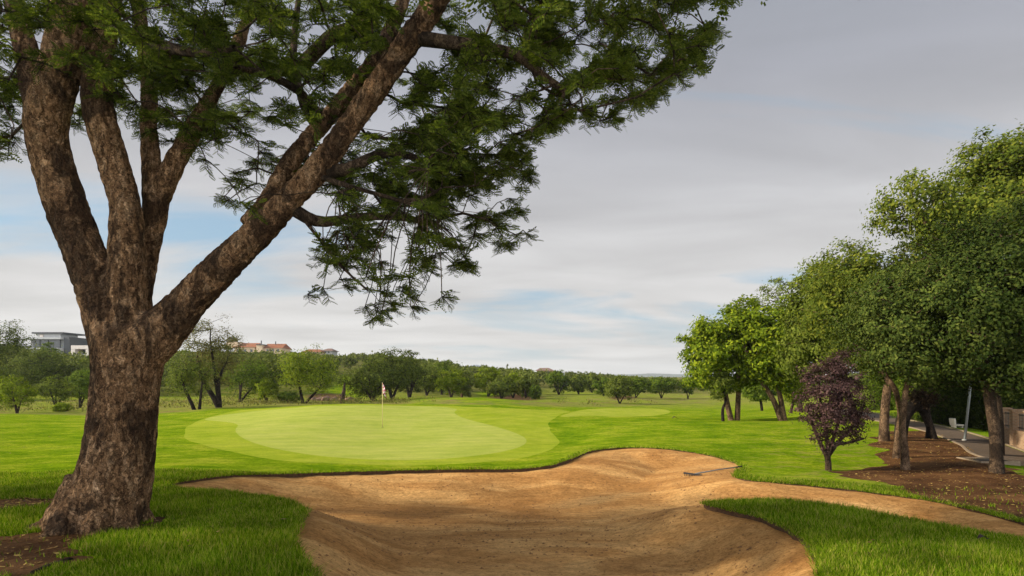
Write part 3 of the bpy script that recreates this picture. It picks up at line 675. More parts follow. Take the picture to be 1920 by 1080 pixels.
    mains += [(refine(S([(790,72,14,6.7), (835,78,13,6.6), (880,84,12,6.6), (925,92,11,6.6), (975,106,10,6.6), (1015,140,8,6.6), (1060,170,6,6.6)]), 2), 1),
              (refine(S([(610,320,14,6.9), (650,318,12,6.9), (690,298,10,6.9), (735,285,8,6.9), (790,300,6,7)]), 2), 1),
              (refine(S([(540,385,13,7.0), (575,408,12,7.0), (610,416,10,7.1), (670,408,8,7.2), (740,406,7,7.3), (820,420,5,7.4)]), 2), 1),
              (refine(S([(560,400,4,7.0), (600,450,3,6.9), (640,500,2.5,6.9), (690,545,2,6.9)]), 2), 1),
              (refine(S([(560,130,14,7.9), (600,88,13,7.7), (632,62,13,7.6), (680,52,12,7.5), (700,85,10,7.5)]), 2), 1),
              (refine(S([(598,215,9,7.6), (560,170,8,7.3), (500,140,7,7.0), (440,125,5,6.6)]), 2), 1),
              (refine(S([(600,245,9,7.6), (570,200,8,8), (550,100,7,8.4), (560,0,5,8.6)]), 2), 1),
              (refine(S([(235,70,13,7.0), (300,85,11,6.6), (370,100,8,6.2), (440,90,6,5.9)]), 2), 1),
              (refine(S([(600,330,6,6.9), (640,345,5,6.7), (700,362,4,6.6), (790,388,3,6.5)]), 2), 1)]
    allA = np.vstack([att, off_]); P, R, ch, bn = grow(mains, allA, rng, 0.2, 0.0055, 0.16, 0.10, 2.3, 3.55)
    good = []
    for ci, c_ in enumerate(ch):
        if ci >= len(mains):
            bad = False
            for q in c_[1:]:
                s = frame(P[q])
                if inframe(s) and R[q] < 0.03 and sdf_poly(M, np.array([s[0]]), np.array([max(s[1], 0.0)]))[0] < -14: bad = True
            e_ = frame(P[c_[-1]])
            if bad and (not inframe(e_) or R[c_[1]] < 0.012): continue
        good.append(c_)
    tb = tubes(P, R, good, 7, nb); me_b = tb.mesh('branches', True); link('branches', me_b, BARK['mid'], root)
    # twigs with feathery compound leaves
    def sprays(A, ntw, nsp, m_, Ls, keep=None, TL_=0.27):
        O = []; Dv = []; Sv = []; tw = MB()
        for p in A:
            out = p-np.array([-3.2, 7.0, 4.0]); out[2] *= 0.4; out /= np.linalg.norm(out)+1e-6
            for _ in range(ntw):
                d = rand_dirs(1, rng)[0]+out*0.7; d[2] = d[2]*0.5-0.1; d /= np.linalg.norm(d); ln = TL_*(0.5+0.8*rng.rand())
                side = np.cross(d, [0, 0, 1.0]); side /= np.linalg.norm(side)+1e-6; e = p+d*ln+np.array([0, 0, -0.14*ln])
                if keep is not None:
                    s = frame(e)
                    if inframe(s) and (sdf_poly(M, np.array([s[0]]), np.array([s[1]]))[0] < (-8 if keep == 1 else 25) or (keep == 2 and p[1] < 5)): continue
                mid = p+d*ln*0.5; tw.tube([p, mid, e], [0.006, 0.0045, 0.0025], 3, False)
                for k in range(nsp):
                    t = (k+0.6)/nsp; o = p*(1-t)**2+mid*2*t*(1-t)+e*t*t; sg = 1 if k % 2 else -1
                    dd = d*0.55+side*sg*(0.7+0.3*rng.rand())+rng.randn(3)*0.28+np.array([0, 0, 0.05]); dd /= np.linalg.norm(dd)
                    O.append(o); Dv.append(dd)
        O = np.array(O); Dv = np.array(Dv); n = len(O); ref = rng.randn(n, 3)*0.45; ref[:, 2] += 1; Sv = np.cross(Dv, ref); Sv /= np.linalg.norm(Sv, axis=1)[:, None]
        Nv = np.cross(Dv, Sv); L_ = Ls*(0.7+0.6*rng.rand(n)); V = np.empty((n, m_, 2, 4, 3))
        for k in range(m_):
            t = (k+0.5)/m_; p = O+Dv*(L_*t)[:, None]-np.array([0, 0, 1.0])*(L_*t*t*0.22)[:, None]; l_ = L_*0.36*math.sin(math.pi*(0.22+0.66*t)); w_ = L_/m_*1.0
            for j, sg in enumerate((-1, 1)):
                v = Sv*sg*0.92+Dv*0.35+Nv*0.12
                V[:, k, j, 0] = p; V[:, k, j, 1] = p+v*(l_*0.5)[:, None]+Dv*(w_*0.5)[:, None]; V[:, k, j, 2] = p+v*l_[:, None]; V[:, k, j, 3] = p+v*(l_*0.5)[:, None]-Dv*(w_*0.5)[:, None]
        return V.reshape(-1, 3), tw
    V1, tw1 = sprays(att, 5, 6, 6, 0.095, 1, 0.17); V2, tw2 = sprays(off_, 7, 7, 4, 0.16, 2, 0.40)
    V = np.vstack([V1, V2]); me_c = mesh_np('crown', V, np.arange(len(V)).reshape(-1, 4)); link('crown', me_c, LM['big'], root)
    tw1.v += [] ; tg = tw1.build('twigs', BARK['dark'], root)
    print('big tree', len(att), len(off_), len(V)//4)
big_tree()

# ------------------------------------------------------------------ grass blades and litter
def blades(name, label, npts, area, hgt, wid, seed, m, cond, lean=0.35):
    rng = np.random.RandomState(seed); x0, x1, y0, y1 = area
    # denser near the eye
    yy = y0+(y1-y0)*rng.rand(npts)**1.7; xx = x0+(x1-x0)*rng.rand(npts); k = cond(xx, yy, rng); xx = xx[k]; yy = yy[k]; n = len(xx); zz = z0(xx, yy)
    h = hgt*(0.5+rng.rand(n))*(0.75+1.0*(vnoise(xx, yy, 1.3)+0.5)*0.9); w_ = wid*(0.7+0.6*rng.rand(n))*np.clip(yy/7, 1, 3); an = rng.rand(n)*6.283; ln = rng.randn(n, 2)*lean*h[:, None]
    V = np.empty((n, 3, 3)); dx = np.cos(an)*w_/2; dy = np.sin(an)*w_/2
    V[:, 0] = np.stack([xx-dx, yy-dy, zz-0.004], -1); V[:, 1] = np.stack([xx+dx, yy+dy, zz-0.004], -1); V[:, 2] = np.stack([xx+ln[:, 0], yy+ln[:, 1], zz+h], -1)
    me = mesh_np(name, V.reshape(-1, 3), np.arange(3*n).reshape(-1, 3)); print(name, n)
    return tag(link(name, me, m), label, 'grass', kind='stuff')
BLADE = leaf_mat('grass_blade', [(0.03, 0.07, 0.003), (0.075, 0.145, 0.004), (0.11, 0.19, 0.006), (0.17, 0.25, 0.010), (0.25, 0.29, 0.03), (0.34, 0.28, 0.08)], 0.35, 0.8, 0.02, 1.5)
def gcond(xx, yy, rng):
    u = xx/np.maximum(yy, .1)*F+960; s = bunk_s(xx, yy)
    bare = np.maximum(np.maximum(sdf_poly(SOILL, xx, yy)+0.5*vnoise(xx, yy, 1.5)+.3*vnoise(xx+5, yy, 5), sdf_poly(SOILR, xx, yy)+.8*vnoise(xx, yy, 1.7)+.5*vnoise(xx+5, yy, 6)), sdf_poly(SOILT, xx, yy))
    bare = np.maximum(bare, sdf_poly(SOIL, xx, yy)+1.1*vnoise(xx, yy, .9)+.7*vnoise(xx+5, yy, 2.7))
    return (s < 0.005) & (u > -250) & (u < 2200) & ((bare < 0) | (rng.rand(len(xx)) < 0.015))
blades('grass', 'thick green grass blades on the lawn beside the near bunker edge and round the big trunk', 760000, (-11, 12, 4.2, 13), 0.042, 0.0105, 3, BLADE, gcond)
def rimcond(xx, yy, rng):
    s = bunk_s(xx, yy); u = xx/np.maximum(yy, .1)*F+960
    return (s < 0.05) & (s > -0.22*rng.rand(len(xx))) & (u > 200) & (u < 2000)
blades('turf_fringe', 'ragged grass overhanging the cut edge of the sand bunker', 420000, (-7, 11, 4.2, 19), 0.045, 0.009, 4, BLADE, rimcond, 0.9)
def litter(name, label, m, n, sdfs, size, seed, pale=False, zf=None):
    rng = np.random.RandomState(seed); P = []
    for poly, k in sdfs:
        p = np.array(poly); lo = p.min(0); hi = p.max(0); q = lo+(hi-lo)*rng.rand(k, 2); q = q[sdf_poly(poly, q[:, 0], q[:, 1]) > 0.0]; P.append(q)
    q = np.vstack(P); z = (zf or z0)(q[:, 0], q[:, 1])+0.008; Pt = np.c_[q, z]; nn = len(Pt); a_ = rand_dirs(nn, rng); a_[:, 2] *= 0.25; b_ = np.cross(a_, [0, 0, 1.0]); b_[:, 2] += rng.randn(nn)*0.3
    s = (size*(0.5+rng.rand(nn)))[:, None]; V = np.empty((nn, 4, 3)); V[:, 0] = Pt-a_*s; V[:, 1] = Pt+b_*s*0.5; V[:, 2] = Pt+a_*s; V[:, 3] = Pt-b_*s*0.5
    V[:, :, 2] = np.maximum(V[:, :, 2], z[:, None]-0.003)
    return tag(link(name, mesh_np(name, V.reshape(-1, 3), np.arange(4*nn).reshape(-1, 4)), m), label, 'leaf litter', kind='stuff')
litter('leaf_litter', 'dry yellow and brown fallen leaves scattered on the bare soil', leaf_mat('dry_leaf', [(0.10, 0.05, 0.02), (0.2, 0.11, 0.04), (0.42, 0.3, 0.09)], 0.1), 0, [(SOIL, 9000), (SOILL, 1200), (SOILR, 700)], 0.03, 8)
LAWNS = [smooth_poly(hp([(300,1070),(300,960),(420,935),(540,955),(540,1070)]), 1), smooth_poly(hp([(1580,1070),(1480,960),(1700,990),(1900,1020),(1900,1070)]), 1), smooth_poly(hp([(0,920),(0,800),(130,800),(120,920)]), 1), smooth_poly(hp([(1300,840),(1300,790),(1600,830),(1540,880)]), 1)]
litter('lawn_leaves', 'a few brown fallen leaves lying on the lawn', leaf_mat('lawn_dry_leaf', [(0.07, 0.04, 0.02), (0.16, 0.09, 0.04), (0.3, 0.2, 0.08)], 0.1), 0, [(LAWNS[0], 34), (LAWNS[1], 34), (LAWNS[2], 60), (LAWNS[3], 110)], 0.03, 19, zf=lambda a, b: z0(a, b)+0.03)
# clods of sand
def clods():
    rng = np.random.RandomState(12); n = 9000; y_ = 5+13*rng.rand(n)**1.3; x_ = (rng.rand(n)*1.1-0.4)*y_; k = bunk_s(x_, y_) > 0.12
    k &= (vnoise(x_, y_, 0.8)+0.4*vnoise(x_, y_, 3) > 0.0) | (rng.rand(n) < .15)
    x_ = x_[k]; y_ = y_[k]; z_ = sand_z(x_, y_); n = len(x_); s = 0.006+0.020*rng.rand(n)**2.5
    base_ = np.array([[1,0,0],[0,1,0],[-1,0,0],[0,-1,0],[0,0,.8],[0,0,-.8]]); f = np.array([[0,1,4],[1,2,4],[2,3,4],[3,0,4],[1,0,5],[2,1,5],[3,2,5],[0,3,5]])
    V = base_[None]*s[:, None, None]*(0.7+0.6*rng.rand(n, 6, 1))+np.c_[x_, y_, z_][:, None]+0; Fc = (f[None]+np.arange(n)[:, None, None]*6)
    tag(link('sand_clods', mesh_np('sand_clods', V.reshape(-1, 3), Fc.reshape(-1, 3), True), simple('clod', (0.2, 0.1, 0.04), 0.95, 0.5, 30)), 'small dark clods and pebbles scattered over the raked sand', 'pebbles', kind='stuff')
clods()

# the neighbouring tree standing left of the frame, whose shade falls over the bunker
for i_, (x_, y_, h_) in enumerate(((-13.6, 8.2, 5.4), (-13.0, 2.2, 5.0))):
    tree('shade_tree', ('spreading tree just outside the left edge of the view', 'second spreading tree outside the left edge, nearer the eye')[i_], 'tree', (x_, y_, gz(x_, y_)),
         [((x_, y_, h_), (4.2, 4.2, 3.0)), ((x_+2.5, y_-.5, h_-.8), (2.6, 2.4, 1.7)), ((x_-1.5, y_+.4, h_+1.6), (2.6, 2.4, 1.8))], 'dark', 'mid', 330, 60, 0.16, 0.42, 300+i_, trunk_r=.3, out_=0)
# ------------------------------------------------------------------ trees on the right
def ground_at(px, py, D):
    p = W(px, py, D); return Vector((p.x, p.y, gz(p.x, p.y)))
def E(px, py, D, rx, ry, rd): return (tuple(W(px, py, D)), (rx*D/F, rd, ry*D/F))
def stem(px, D, L):
    """L rows (px,py,r_px[,D]); first row snapped to the ground"""
    s = S(L, D); p = s[0][0]; g_ = gz(p.x, p.y); s[0] = (Vector((p.x, p.y, g_-0.12)), s[0][1]); return refine([(a_, r_*0.82) for a_, r_ in s], 3)
def rtree(name, label, px, py, D, ells, leafm, barkm, stems, natt, per, ls, rc, seed, **k):
    return tree(name, label, 'tree', ground_at(px, py, D), [E(*e) for e in ells], leafm, barkm, natt, per, ls, rc, seed, stems=stems, **k)
# bright pair
rtree('shade_tree', 'bright green tree with two pale trunks, leftmost tall tree on the right', 1385, 788, 34,
      [(1370,650,34,72,80,2.2), (1320,640,34,45,60,1.6), (1400,600,34,50,42,1.6), (1330,700,34,42,32,1.4), (1410,690,34,35,40,1.4)], 'bright', 'tan',
      [stem(1385, 34, [(1382,790,7), (1384,750,6), (1385,710,5), (1380,670,4), (1370,620,3)]), stem(1370, 34, [(1372,790,7), (1362,750,6), (1356,715,5), (1345,680,4), (1330,650,3)])], 330, 80, 0.20, 0.34, 21)
rtree('shade_tree', 'bright green tree with leaning pale trunks between leftmost tall tree and purple tree', 1470, 789, 33,
      [(1450,620,33,70,65,2.2), (1490,640,33,50,70,2.0), (1435,680,33,45,45,1.6), (1480,700,33,40,35,1.6)], 'bright', 'tan',
      [stem(1467, 33, [(1467,790,8), (1450,750,6), (1428,715,5), (1412,690,4), (1395,650,3)]), stem(1470, 33, [(1471,790,8), (1464,750,6), (1458,715,5), (1462,670,4), (1470,620,3)])], 330, 80, 0.20, 0.34, 22)
rtree('sapling', 'small grey green sapling with crooked dark stem in front of the leftmost tall tree', 1355, 787, 33, [(1352,722,33,24,22,.7), (1345,740,33,15,10,.5)], 'olive', 'dark',
      [stem(1355, 33, [(1356,787,4), (1355,768,3.5), (1361,750,2.5), (1355,730,2)])], 60, 45, 0.11, 0.16, 23)
rtree('low_tree', 'low dark round tree standing on the lawn behind the two bright green trees', 1428, 766, 50, [(1425,730,50,34,20,1.3), (1410,735,50,18,12,1)], 'mid', 'dark',
      [stem(1428, 50, [(1429,766,3.5), (1426,750,3), (1420,735,2)])], 110, 60, 0.17, 0.25, 24)
rtree('low_tree', 'small yellow green tree glimpsed between the pale trunks and the purple tree', 1482, 768, 42, [(1488,725,42,34,28,1.3)], 'lime', 'mid',
      [stem(1482, 42, [(1482,770,4), (1488,750,3), (1494,735,2)])], 110, 60, 0.17, 0.25, 25)
# tall bare-topped tree behind
rtree('tall_tree', 'tall thin crowned tree with bare feathery top behind the bright green trees', 1490, 775, 44, [(1470,560,44,55,45,1.8), (1520,600,44,50,60,1.8)], 'olive', 'mid',
      [stem(1490, 44, [(1500,775,7), (1495,700,6), (1490,620,4), (1480,560,3)])], 260, 26, 0.16, 0.26, 26, tip=0.015)
rtree('shade_tree', 'olive green tree with long pale upright limbs directly behind the purple tree', 1600, 800, 26,
      [(1560,590,26,80,75,2.4), (1530,660,26,60,55,2.0), (1600,620,26,60,60,2.0), (1530,540,26,40,50,1.6)], 'olive', 'tan',
      [stem(1600, 26, [(1605,812,9), (1590,740,8), (1565,670,5), (1530,610,3.5), (1510,570,2)]), (refine(S([(1596,770,5), (1580,690,5), (1560,620,3.5), (1548,560,2)], 26), 3), 1)], 560, 70, 0.15, 0.27, 27)
rtree('shade_tree', 'broad mid green tree with one straight pale trunk standing left of the forked trunks', 1660, 832, 20.8,
      [(1640,560,20.8,90,90,2.6), (1580,520,20.8,60,60,1.8), (1720,540,20.8,80,90,2.4), (1640,660,20.8,60,40,1.6), (1560,580,20.8,50,60,1.6)], 'gold', 'tan',
      [stem(1660, 20.8, [(1658,834,13), (1658,790,10), (1662,740,9), (1668,680,8), (1660,600,6), (1640,520,4)])], 720, 75, 0.115, 0.24, 28)
rtree('shade_tree', 'tree with two slender pale trunks and hanging bare twigs, right of purple tree', 1695, 882, 15.6,
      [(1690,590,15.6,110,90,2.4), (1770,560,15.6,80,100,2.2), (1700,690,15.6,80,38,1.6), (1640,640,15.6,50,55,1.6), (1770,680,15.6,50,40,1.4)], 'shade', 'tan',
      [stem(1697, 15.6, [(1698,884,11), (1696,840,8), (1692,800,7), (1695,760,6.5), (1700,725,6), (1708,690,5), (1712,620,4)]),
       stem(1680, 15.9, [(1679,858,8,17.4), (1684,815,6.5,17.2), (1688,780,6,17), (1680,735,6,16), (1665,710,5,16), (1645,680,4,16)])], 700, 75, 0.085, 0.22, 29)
rtree('shade_tree', 'dark crowned tree with thick trunk beside the brick path, at far right', 1868, 885, 14.5,
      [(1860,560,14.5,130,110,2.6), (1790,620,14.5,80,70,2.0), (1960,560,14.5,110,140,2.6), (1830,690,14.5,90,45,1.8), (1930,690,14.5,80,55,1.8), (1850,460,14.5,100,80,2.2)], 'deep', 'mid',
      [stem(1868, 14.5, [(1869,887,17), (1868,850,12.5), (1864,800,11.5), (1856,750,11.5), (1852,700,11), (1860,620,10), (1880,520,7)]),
       (refine(S([(1858,740,9), (1880,690,8), (1905,640,6), (1920,560,4)], 14.5), 3), 1)], 950, 80, 0.085, 0.24, 30)
rtree('tall_tree', 'tallest tree at the right edge with loose leafy upper branches against the sky', 1872, 850, 18.5,
      [(1880,380,18.5,110,100,2.6), (1790,440,18.5,90,90,2.4), (1720,400,18.5,70,55,1.6), (1870,300,18.5,70,45,1.4), (1950,330,18.5,90,90,2.4), (1690,350,18.5,35,30,.9)], 'gold', 'mid',
      [stem(1840, 18.5, [(1872,850,12), (1868,760,11), (1845,640,10), (1835,520,9), (1860,420,7), (1880,340,5)]),
       (refine(S([(1832,600,8), (1790,520,7), (1750,440,5), (1715,390,3)], 18.5), 3), 1), (refine(S([(1850,470,6), (1890,380,5), (1900,320,4), (1885,270,2.5)], 18.5), 3), 1)], 820, 60, 0.115, 0.26, 31, tip=0.009)
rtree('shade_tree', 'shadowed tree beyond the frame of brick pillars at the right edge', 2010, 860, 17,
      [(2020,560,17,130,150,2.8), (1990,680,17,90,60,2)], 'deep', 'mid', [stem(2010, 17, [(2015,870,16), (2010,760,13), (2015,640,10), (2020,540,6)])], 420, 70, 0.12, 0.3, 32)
# purple tree
def plum():
    D = 15.5; st = [stem(1553, D, [(1553,884,8), (1553,868,7), (1552,856,6.5), (1560,830,4.5), (1572,790,3.5), (1578,740,2.5), (1580,690,1.5)])]
    for L in ([(1552,860,5), (1540,835,3.5), (1525,800,3), (1512,760,2)], [(1553,858,4.5), (1550,820,3.5), (1540,770,3), (1535,710,2)], [(1556,850,4.5), (1575,825,3.5), (1600,800,3), (1618,770,2)], [(1553,856,4), (1568,835,3), (1590,830,2.5), (1620,822,1.8)]):
        st.append((refine(S(L, D), 3), 1))
    rtree('purple_leaf_tree', 'small dark purple leaved tree with vase shaped branches on the lawn by the bare soil', 1553, 884, D,
          [(1568,745,D,58,62,.9), (1570,690,D,46,34,.7), (1540,770,D,44,48,.7), (1600,780,D,38,42,.6), (1545,820,D,24,20,.3), (1590,815,D,40,16,.45), (1518,700,D,18,22,.3)], 'purple', 'mid', st, 430, 38, 0.062, 0.11, 33, step=0.2, tip=0.004, shell=0.5)
plum()
# bent trunk like an arch, with a burl
def arch():
    root = empty('bent_tree', ground_at(1748, 818, 21.5), 'bent dark trunk bowed like an arch with a shaggy knot, beside the path', 'tree'); D = 21.5; mb = MB()
    for L in ([(1688,815,13), (1692,790,14), (1702,770,14), (1718,757,14), (1735,748,12), (1738,736,10)], [(1752,822,9), (1742,795,8), (1730,772,8), (1722,762,8)], [(1741,822,8,21.8), (1743,800,7), (1738,775,7), (1736,755,8)]):
        s = stem(0, D, L); mb.tube([p for p, r in s], [r for p, r in s], 10)
    mb.build('trunk', BARK['dark'], root, True)
    rng = np.random.RandomState(3); c_ = np.array(W(1730, 745, D)); pts = c_+rng.randn(1500, 3)*np.array([.24, .2, .16]); leaves(pts, 0.1, 0.05, rng, 'shaggy_knot', leaf_mat('shag', [(0.02, 0.012, 0.01), (0.05, 0.032, 0.02), (0.08, 0.055, 0.03)], 0.05), root)
arch()
# hedges
def hedge(name, label, x0, x1, yb, D, h, dep, m, seed, n, ls):
    rng = np.random.RandomState(seed); a_ = W(x0, yb, D); b_ = W(x1, yb, D); root = empty(name, ((a_.x+b_.x)/2, D+dep/2, gz((a_.x+b_.x)/2, D)), label, 'hedge')
    xs = a_.x+(b_.x-a_.x)*rng.rand(n); f = rng.rand(n); face = rng.rand(n) < 0.6
    ys = np.where(face, D+0.18*rng.randn(n)+0.35*np.array([noise.noise(Vector((x*1.1, 0, seed))) for x in xs]), D+dep*rng.rand(n)); top = h+0.5*np.array([noise.noise(Vector((x*0.9, 5, seed))) for x in xs])
    zs = z0(xs, ys)+np.where(face, f*top, top-0.25*rng.rand(n)**2); side = rng.rand(n) < 0.12; xs = np.where(side, a_.x+0.15*rng.randn(n), xs)
    ys = np.where(side, D+dep*rng.rand(n), ys); zs = np.where(side, z0(xs, ys)+f*top, zs)
    P = np.c_[xs, ys, zs]; leaves(P, ls, ls*0.4, rng, 'foliage', m, root, (0, -0.2, 0.8), 0.6)
    core = MB(); w_ = b_.x-a_.x; zc = gz((a_.x+b_.x)/2, D); core.box(((a_.x+b_.x)/2, D+dep/2, zc+h/2-0.35), (w_-0.6, dep-0.6, h-0.3)); core.build('woody_core', BARK['dark'], root)
hedge('hedge', 'tall bright green hedge behind the bent tree, catching sunlight beside the path', 1728, 1790, 800, 29, 4.2, 2.0, LM['mid'], 41, 26000, 0.12)
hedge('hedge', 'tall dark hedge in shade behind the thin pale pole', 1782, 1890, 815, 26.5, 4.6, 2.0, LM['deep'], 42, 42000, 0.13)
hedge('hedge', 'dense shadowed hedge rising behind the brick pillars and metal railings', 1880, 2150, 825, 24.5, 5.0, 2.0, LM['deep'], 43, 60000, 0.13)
hedge('hedge', 'low green hedge seen between the straight pale trunk and the forked trunks', 1640, 1700, 770, 40, 3.2, 1.5, LM['mid'], 44, 14000, 0.15)
# pole
def pole():
    b_ = ground_at(1808, 826, 21.5); root = empty('lamp_pole', b_, 'thin pale leaning pole standing on the grass by the brick path', 'pole'); mb = MB(); mb.tube([b_-Vector((0, 0, .1)), b_+Vector((0.17, 0, 1.5)), b_+Vector((.33, 0, 2.9))], [.042, .038, .034], 10); mb.build('post', simple('pole_paint', (.26, .29, .29), .45, .12, 5), root, True)
    m2 = MB(); m2.tube([b_, b_+Vector((0, 0, .05))], [.08, .075], 12); m2.build('base_collar', simple('pole_collar', (.25, .25, .24), .6), root, True)
    m3 = MB(); m3.tube([b_+Vector((.33, 0, 2.9)), b_+Vector((.34, 0, 2.96)), b_+Vector((.345, 0, 3.0))], [.036, .045, .01], 10); m3.build('cap', simple('pole_cap', (.3, .3, .3), .5), root, True)
pole()
# small white bench
def bench():
    D = 26; b_ = ground_at(1792, 800, D); root = empty('garden_seat', b_, 'small low white seat with upright back on the grass in front of the hedge', 'seat'); m = simple('white_paint', (.68, .6, .5), .6, .15, 6)
    x, y, z = b_; M1 = MB().box((x+.06, y, z+.11), (.38, .3, .05)); M1.build('seat', m, root)
    MB().box((x-.13, y, z+.25), (.07, .3, .28), 0, Matrix.Rotation(-.15, 3, 'Y')).build('backrest', m, root)
    for dx in (-.08, .2): MB().box((x+dx, y, z+.04), (.05, .26, .1)).build('leg', m, root)
bench()
# brick wall, pillars and railings
def brick():
    m, t, b, L = mat('brickwork', .85, .15); co = obco(t); mp = t.nodes.new('ShaderNodeMapping'); mp.inputs['Rotation'].default_value = (math.radians(90), 0, 0); L(co, mp.inputs[0])
    br = N(t, 'ShaderNodeTexBrick', i_Scale=5.0); br.inputs['Color1'].default_value = (.36, .22, .12, 1); br.inputs['Color2'].default_value = (.27, .15, .08, 1); br.inputs['Mortar'].default_value = (.3, .25, .19, 1); br.inputs['Mortar Size'].default_value = .03
    L(mp.outputs[0], br.inputs[0]); c = mixc(t, .5, br.outputs[0], ramp(t, nz(t, co, 7, 6, .7), [(.3, (.6,)*3), (.7, (1.2,)*3)]), 'MULTIPLY'); L(c, b.inputs['Base Color']); bump(t, b, br.outputs['Fac'], -.5, .01); return m
BR = brick()
def wall():
    P0 = ground_at(1882, 826, 22.0); root = empty('boundary_wall', P0, 'low tan brick wall with square pillars and dark metal railings at the right edge', 'wall')
    dirv = Vector((-0.5, -1.2, 0)).normalized(); rz = math.atan2(dirv.y, dirv.x); iron = simple('iron', (.02, .022, .022), .5, .2, 9); z = P0.z; L_ = 5.2
    mid = P0+dirv*(L_/2+0.17); MB().box((mid.x, mid.y, z+.16), (L_, .20, .62), rz).build('plinth', BR, root); MB().box((mid.x, mid.y, z+.495), (L_-.02, .24, .05), rz).build('coping', BR, root)
    for k in range(8):
        q = P0+dirv*(1.3*k)
        if k*1.3 > L_+.3: break
        p = MB().box((q.x, q.y, z+.5), (.30, .34, 1.3), rz); po = p.build('pillar', BR, root); MB().box((q.x, q.y, z+1.18), (.36, .40, .07), rz).build('pillar_cap', BR, po)
        if k*1.3 < L_-.6:
            r_ = MB()
            for j in range(8):
                s = q+dirv*(.15+1.0*(j+.5)/8); r_.box((s.x, s.y, z+.80), (.016, .016, .56), rz)
            c_ = q+dirv*.65; r_.box((c_.x, c_.y, z+1.03), (1.02, .03, .03), rz); r_.box((c_.x, c_.y, z+.60), (1.02, .03, .03), rz); r_.build('railing', iron, root)
wall()
# path edging and the broken drain box
def edging():
    cm = simple('edging_concrete', (.22, .165, .11), .85, .25, 12)
    for sgn, w_, lab in ((1, .84, 'thin pale concrete edging along the soil side of the path'),(-1, .84, 'thin pale concrete edging along the lawn side of the path')):
        P = offs(PC, w_*sgn); Q = offs(PC, (w_+.08)*sgn); mb = MB(); n = len(P)
        for p, q in zip(P, Q):
            zt = gz(p[0], p[1])+.035; mb.v += [Vector((p[0], p[1], zt-.1)), Vector((p[0], p[1], zt)), Vector((q[0], q[1], zt)), Vector((q[0], q[1], zt-.1))]
        for i in range(n-1):
            a_ = 4*i
            for k in range(3): mb.f.append((a_+k, a_+k+1, a_+k+5, a_+k+4))
        tag(mb.build('path_edging', cm), lab, 'kerb', kind='structure')
    b_ = ground_at(1852, 864, 16.6); root = empty('drain_box', b_, 'open sunken concrete drain box between the soil and the path, left of the thick trunk', 'drain'); x, y, z = b_
    for dx, dy, sx, sy in ((0, .42, 1.06, .04), (0, -.42, 1.06, .04), (-.51, 0, .04, .80), (.51, 0, .04, .80)):
        MB().box((x+dx, y+dy, z-.02), (sx, sy, .16), 0).build('kerb_side', cm, root)
    MB().box((x, y, z+.012), (.97, .79, .03)).build('shade_slab', simple('drain_shade', (.012, .009, .007), .95, .2, 9), root)  # near-black slab paints the shade inside the open box
edging()

# ------------------------------------------------------------------ flag, rake, small things
def flag():
    x, y = hit(717, 801); z = gz(x, y); root = empty('flagstick', (x, y, z), 'golf flagstick with drooping white and magenta chequered flag standing on the green', 'flag')
    MB().tube([(x, y, z-.1), (x, y, z+1.2), (x, y, z+2.12)], [.013, .012, .010], 8).build('pole', simple('pole_yellow', (.62, .5, .24), .4, .1, 5), root, True)
    m, t, b, L = mat('flag_cloth', .8, .1); co = t.nodes.new('ShaderNodeTexCoord').outputs['UV']; ck = N(t, 'ShaderNodeTexChecker', i_Scale=5.0); ck.inputs['Color1'].default_value = (.75, .7, .68, 1); ck.inputs['Color2'].default_value = (.42, .03, .14, 1); L(co, ck.inputs[0]); L(ck.outputs[0], b.inputs['Base Color'])
    n, k = 12, 10; Vv = []; Ff = []; 
    for i in range(n+1):
        for j in range(k+1):
            u = i/n; v = j/k; Vv.append((x+.012+u*.13+.025*math.sin(v*5+u*3)*u, y+.05*math.sin(u*7+v*1.5)*(.3+u), z+2.09-v*.40-u*.26-.08*u*u))
    for i in range(n):
        for j in range(k): a_ = i*(k+1)+j; Ff.append((a_, a_+1, a_+k+2, a_+k+1))
    me = mesh_np('flag_cloth', Vv, Ff, True); uv = me.uv_layers.new(name='UVMap'); li = np.empty(len(me.loops), np.int32); me.loops.foreach_get('vertex_index', li)
    UV = np.array([(i//(k+1)/n, (i % (k+1))/k) for i in range(len(Vv))]); uv.data.foreach_set('uv', UV[li].astype(np.float32).ravel()); link('flag_cloth', me, m, root)
    MB().tube([(x, y, z+.002), (x, y, z+.006)], [.056, .056], 20).build('cup', simple('cup_dark', (.05, .04, .03), .8), root)
flag()
def rake():
    (x0, y0), (x1, y1) = hit(1298, 889), hit(1391, 879); sz = lambda a_, b_: float(sand_z(np.array([a_]), np.array([b_]))[0])
    A_ = Vector((x0, y0, sz(x0, y0)+.04)); 
    s = (1299-960)/F; 
    for _ in range(6): D = (CZ-A_.z)/((889-HY)/F); A_ = Vector((s*D, D, sz(s*D, D)+.04))
    B_ = Vector((x1, y1, gz(x1, y1)+.06)); root = empty('bunker_rake', A_, 'bunker rake lying from the sand onto the grass with dark head and grip', 'rake'); d = (B_-A_)
    gm = simple('rake_steel', (.16, .17, .17), .35, .2, 9); dk = simple('rake_black', (.015, .013, .014), .6, .2, 9)
    MB().tube([A_, A_+d*.5+Vector((0, 0, .01)), A_+d*.86], [.014]*3, 8).build('handle', gm, root, True); MB().tube([A_+d*.86, B_], [.018]*2, 8).build('grip', dk, root, True)
    p = Vector((-d.y, d.x, 0)).normalized(); hd = MB(); hd.box(A_+Vector((0, 0, 0)), (.05, .46, .035), math.atan2(d.y, d.x)); 
    for k in range(11): q = A_+p*(k-5)*.042; hd.box(q-Vector((0, 0, .035)), (.012, .012, .06), 0)
    hd.build('head', dk, root)
rake()
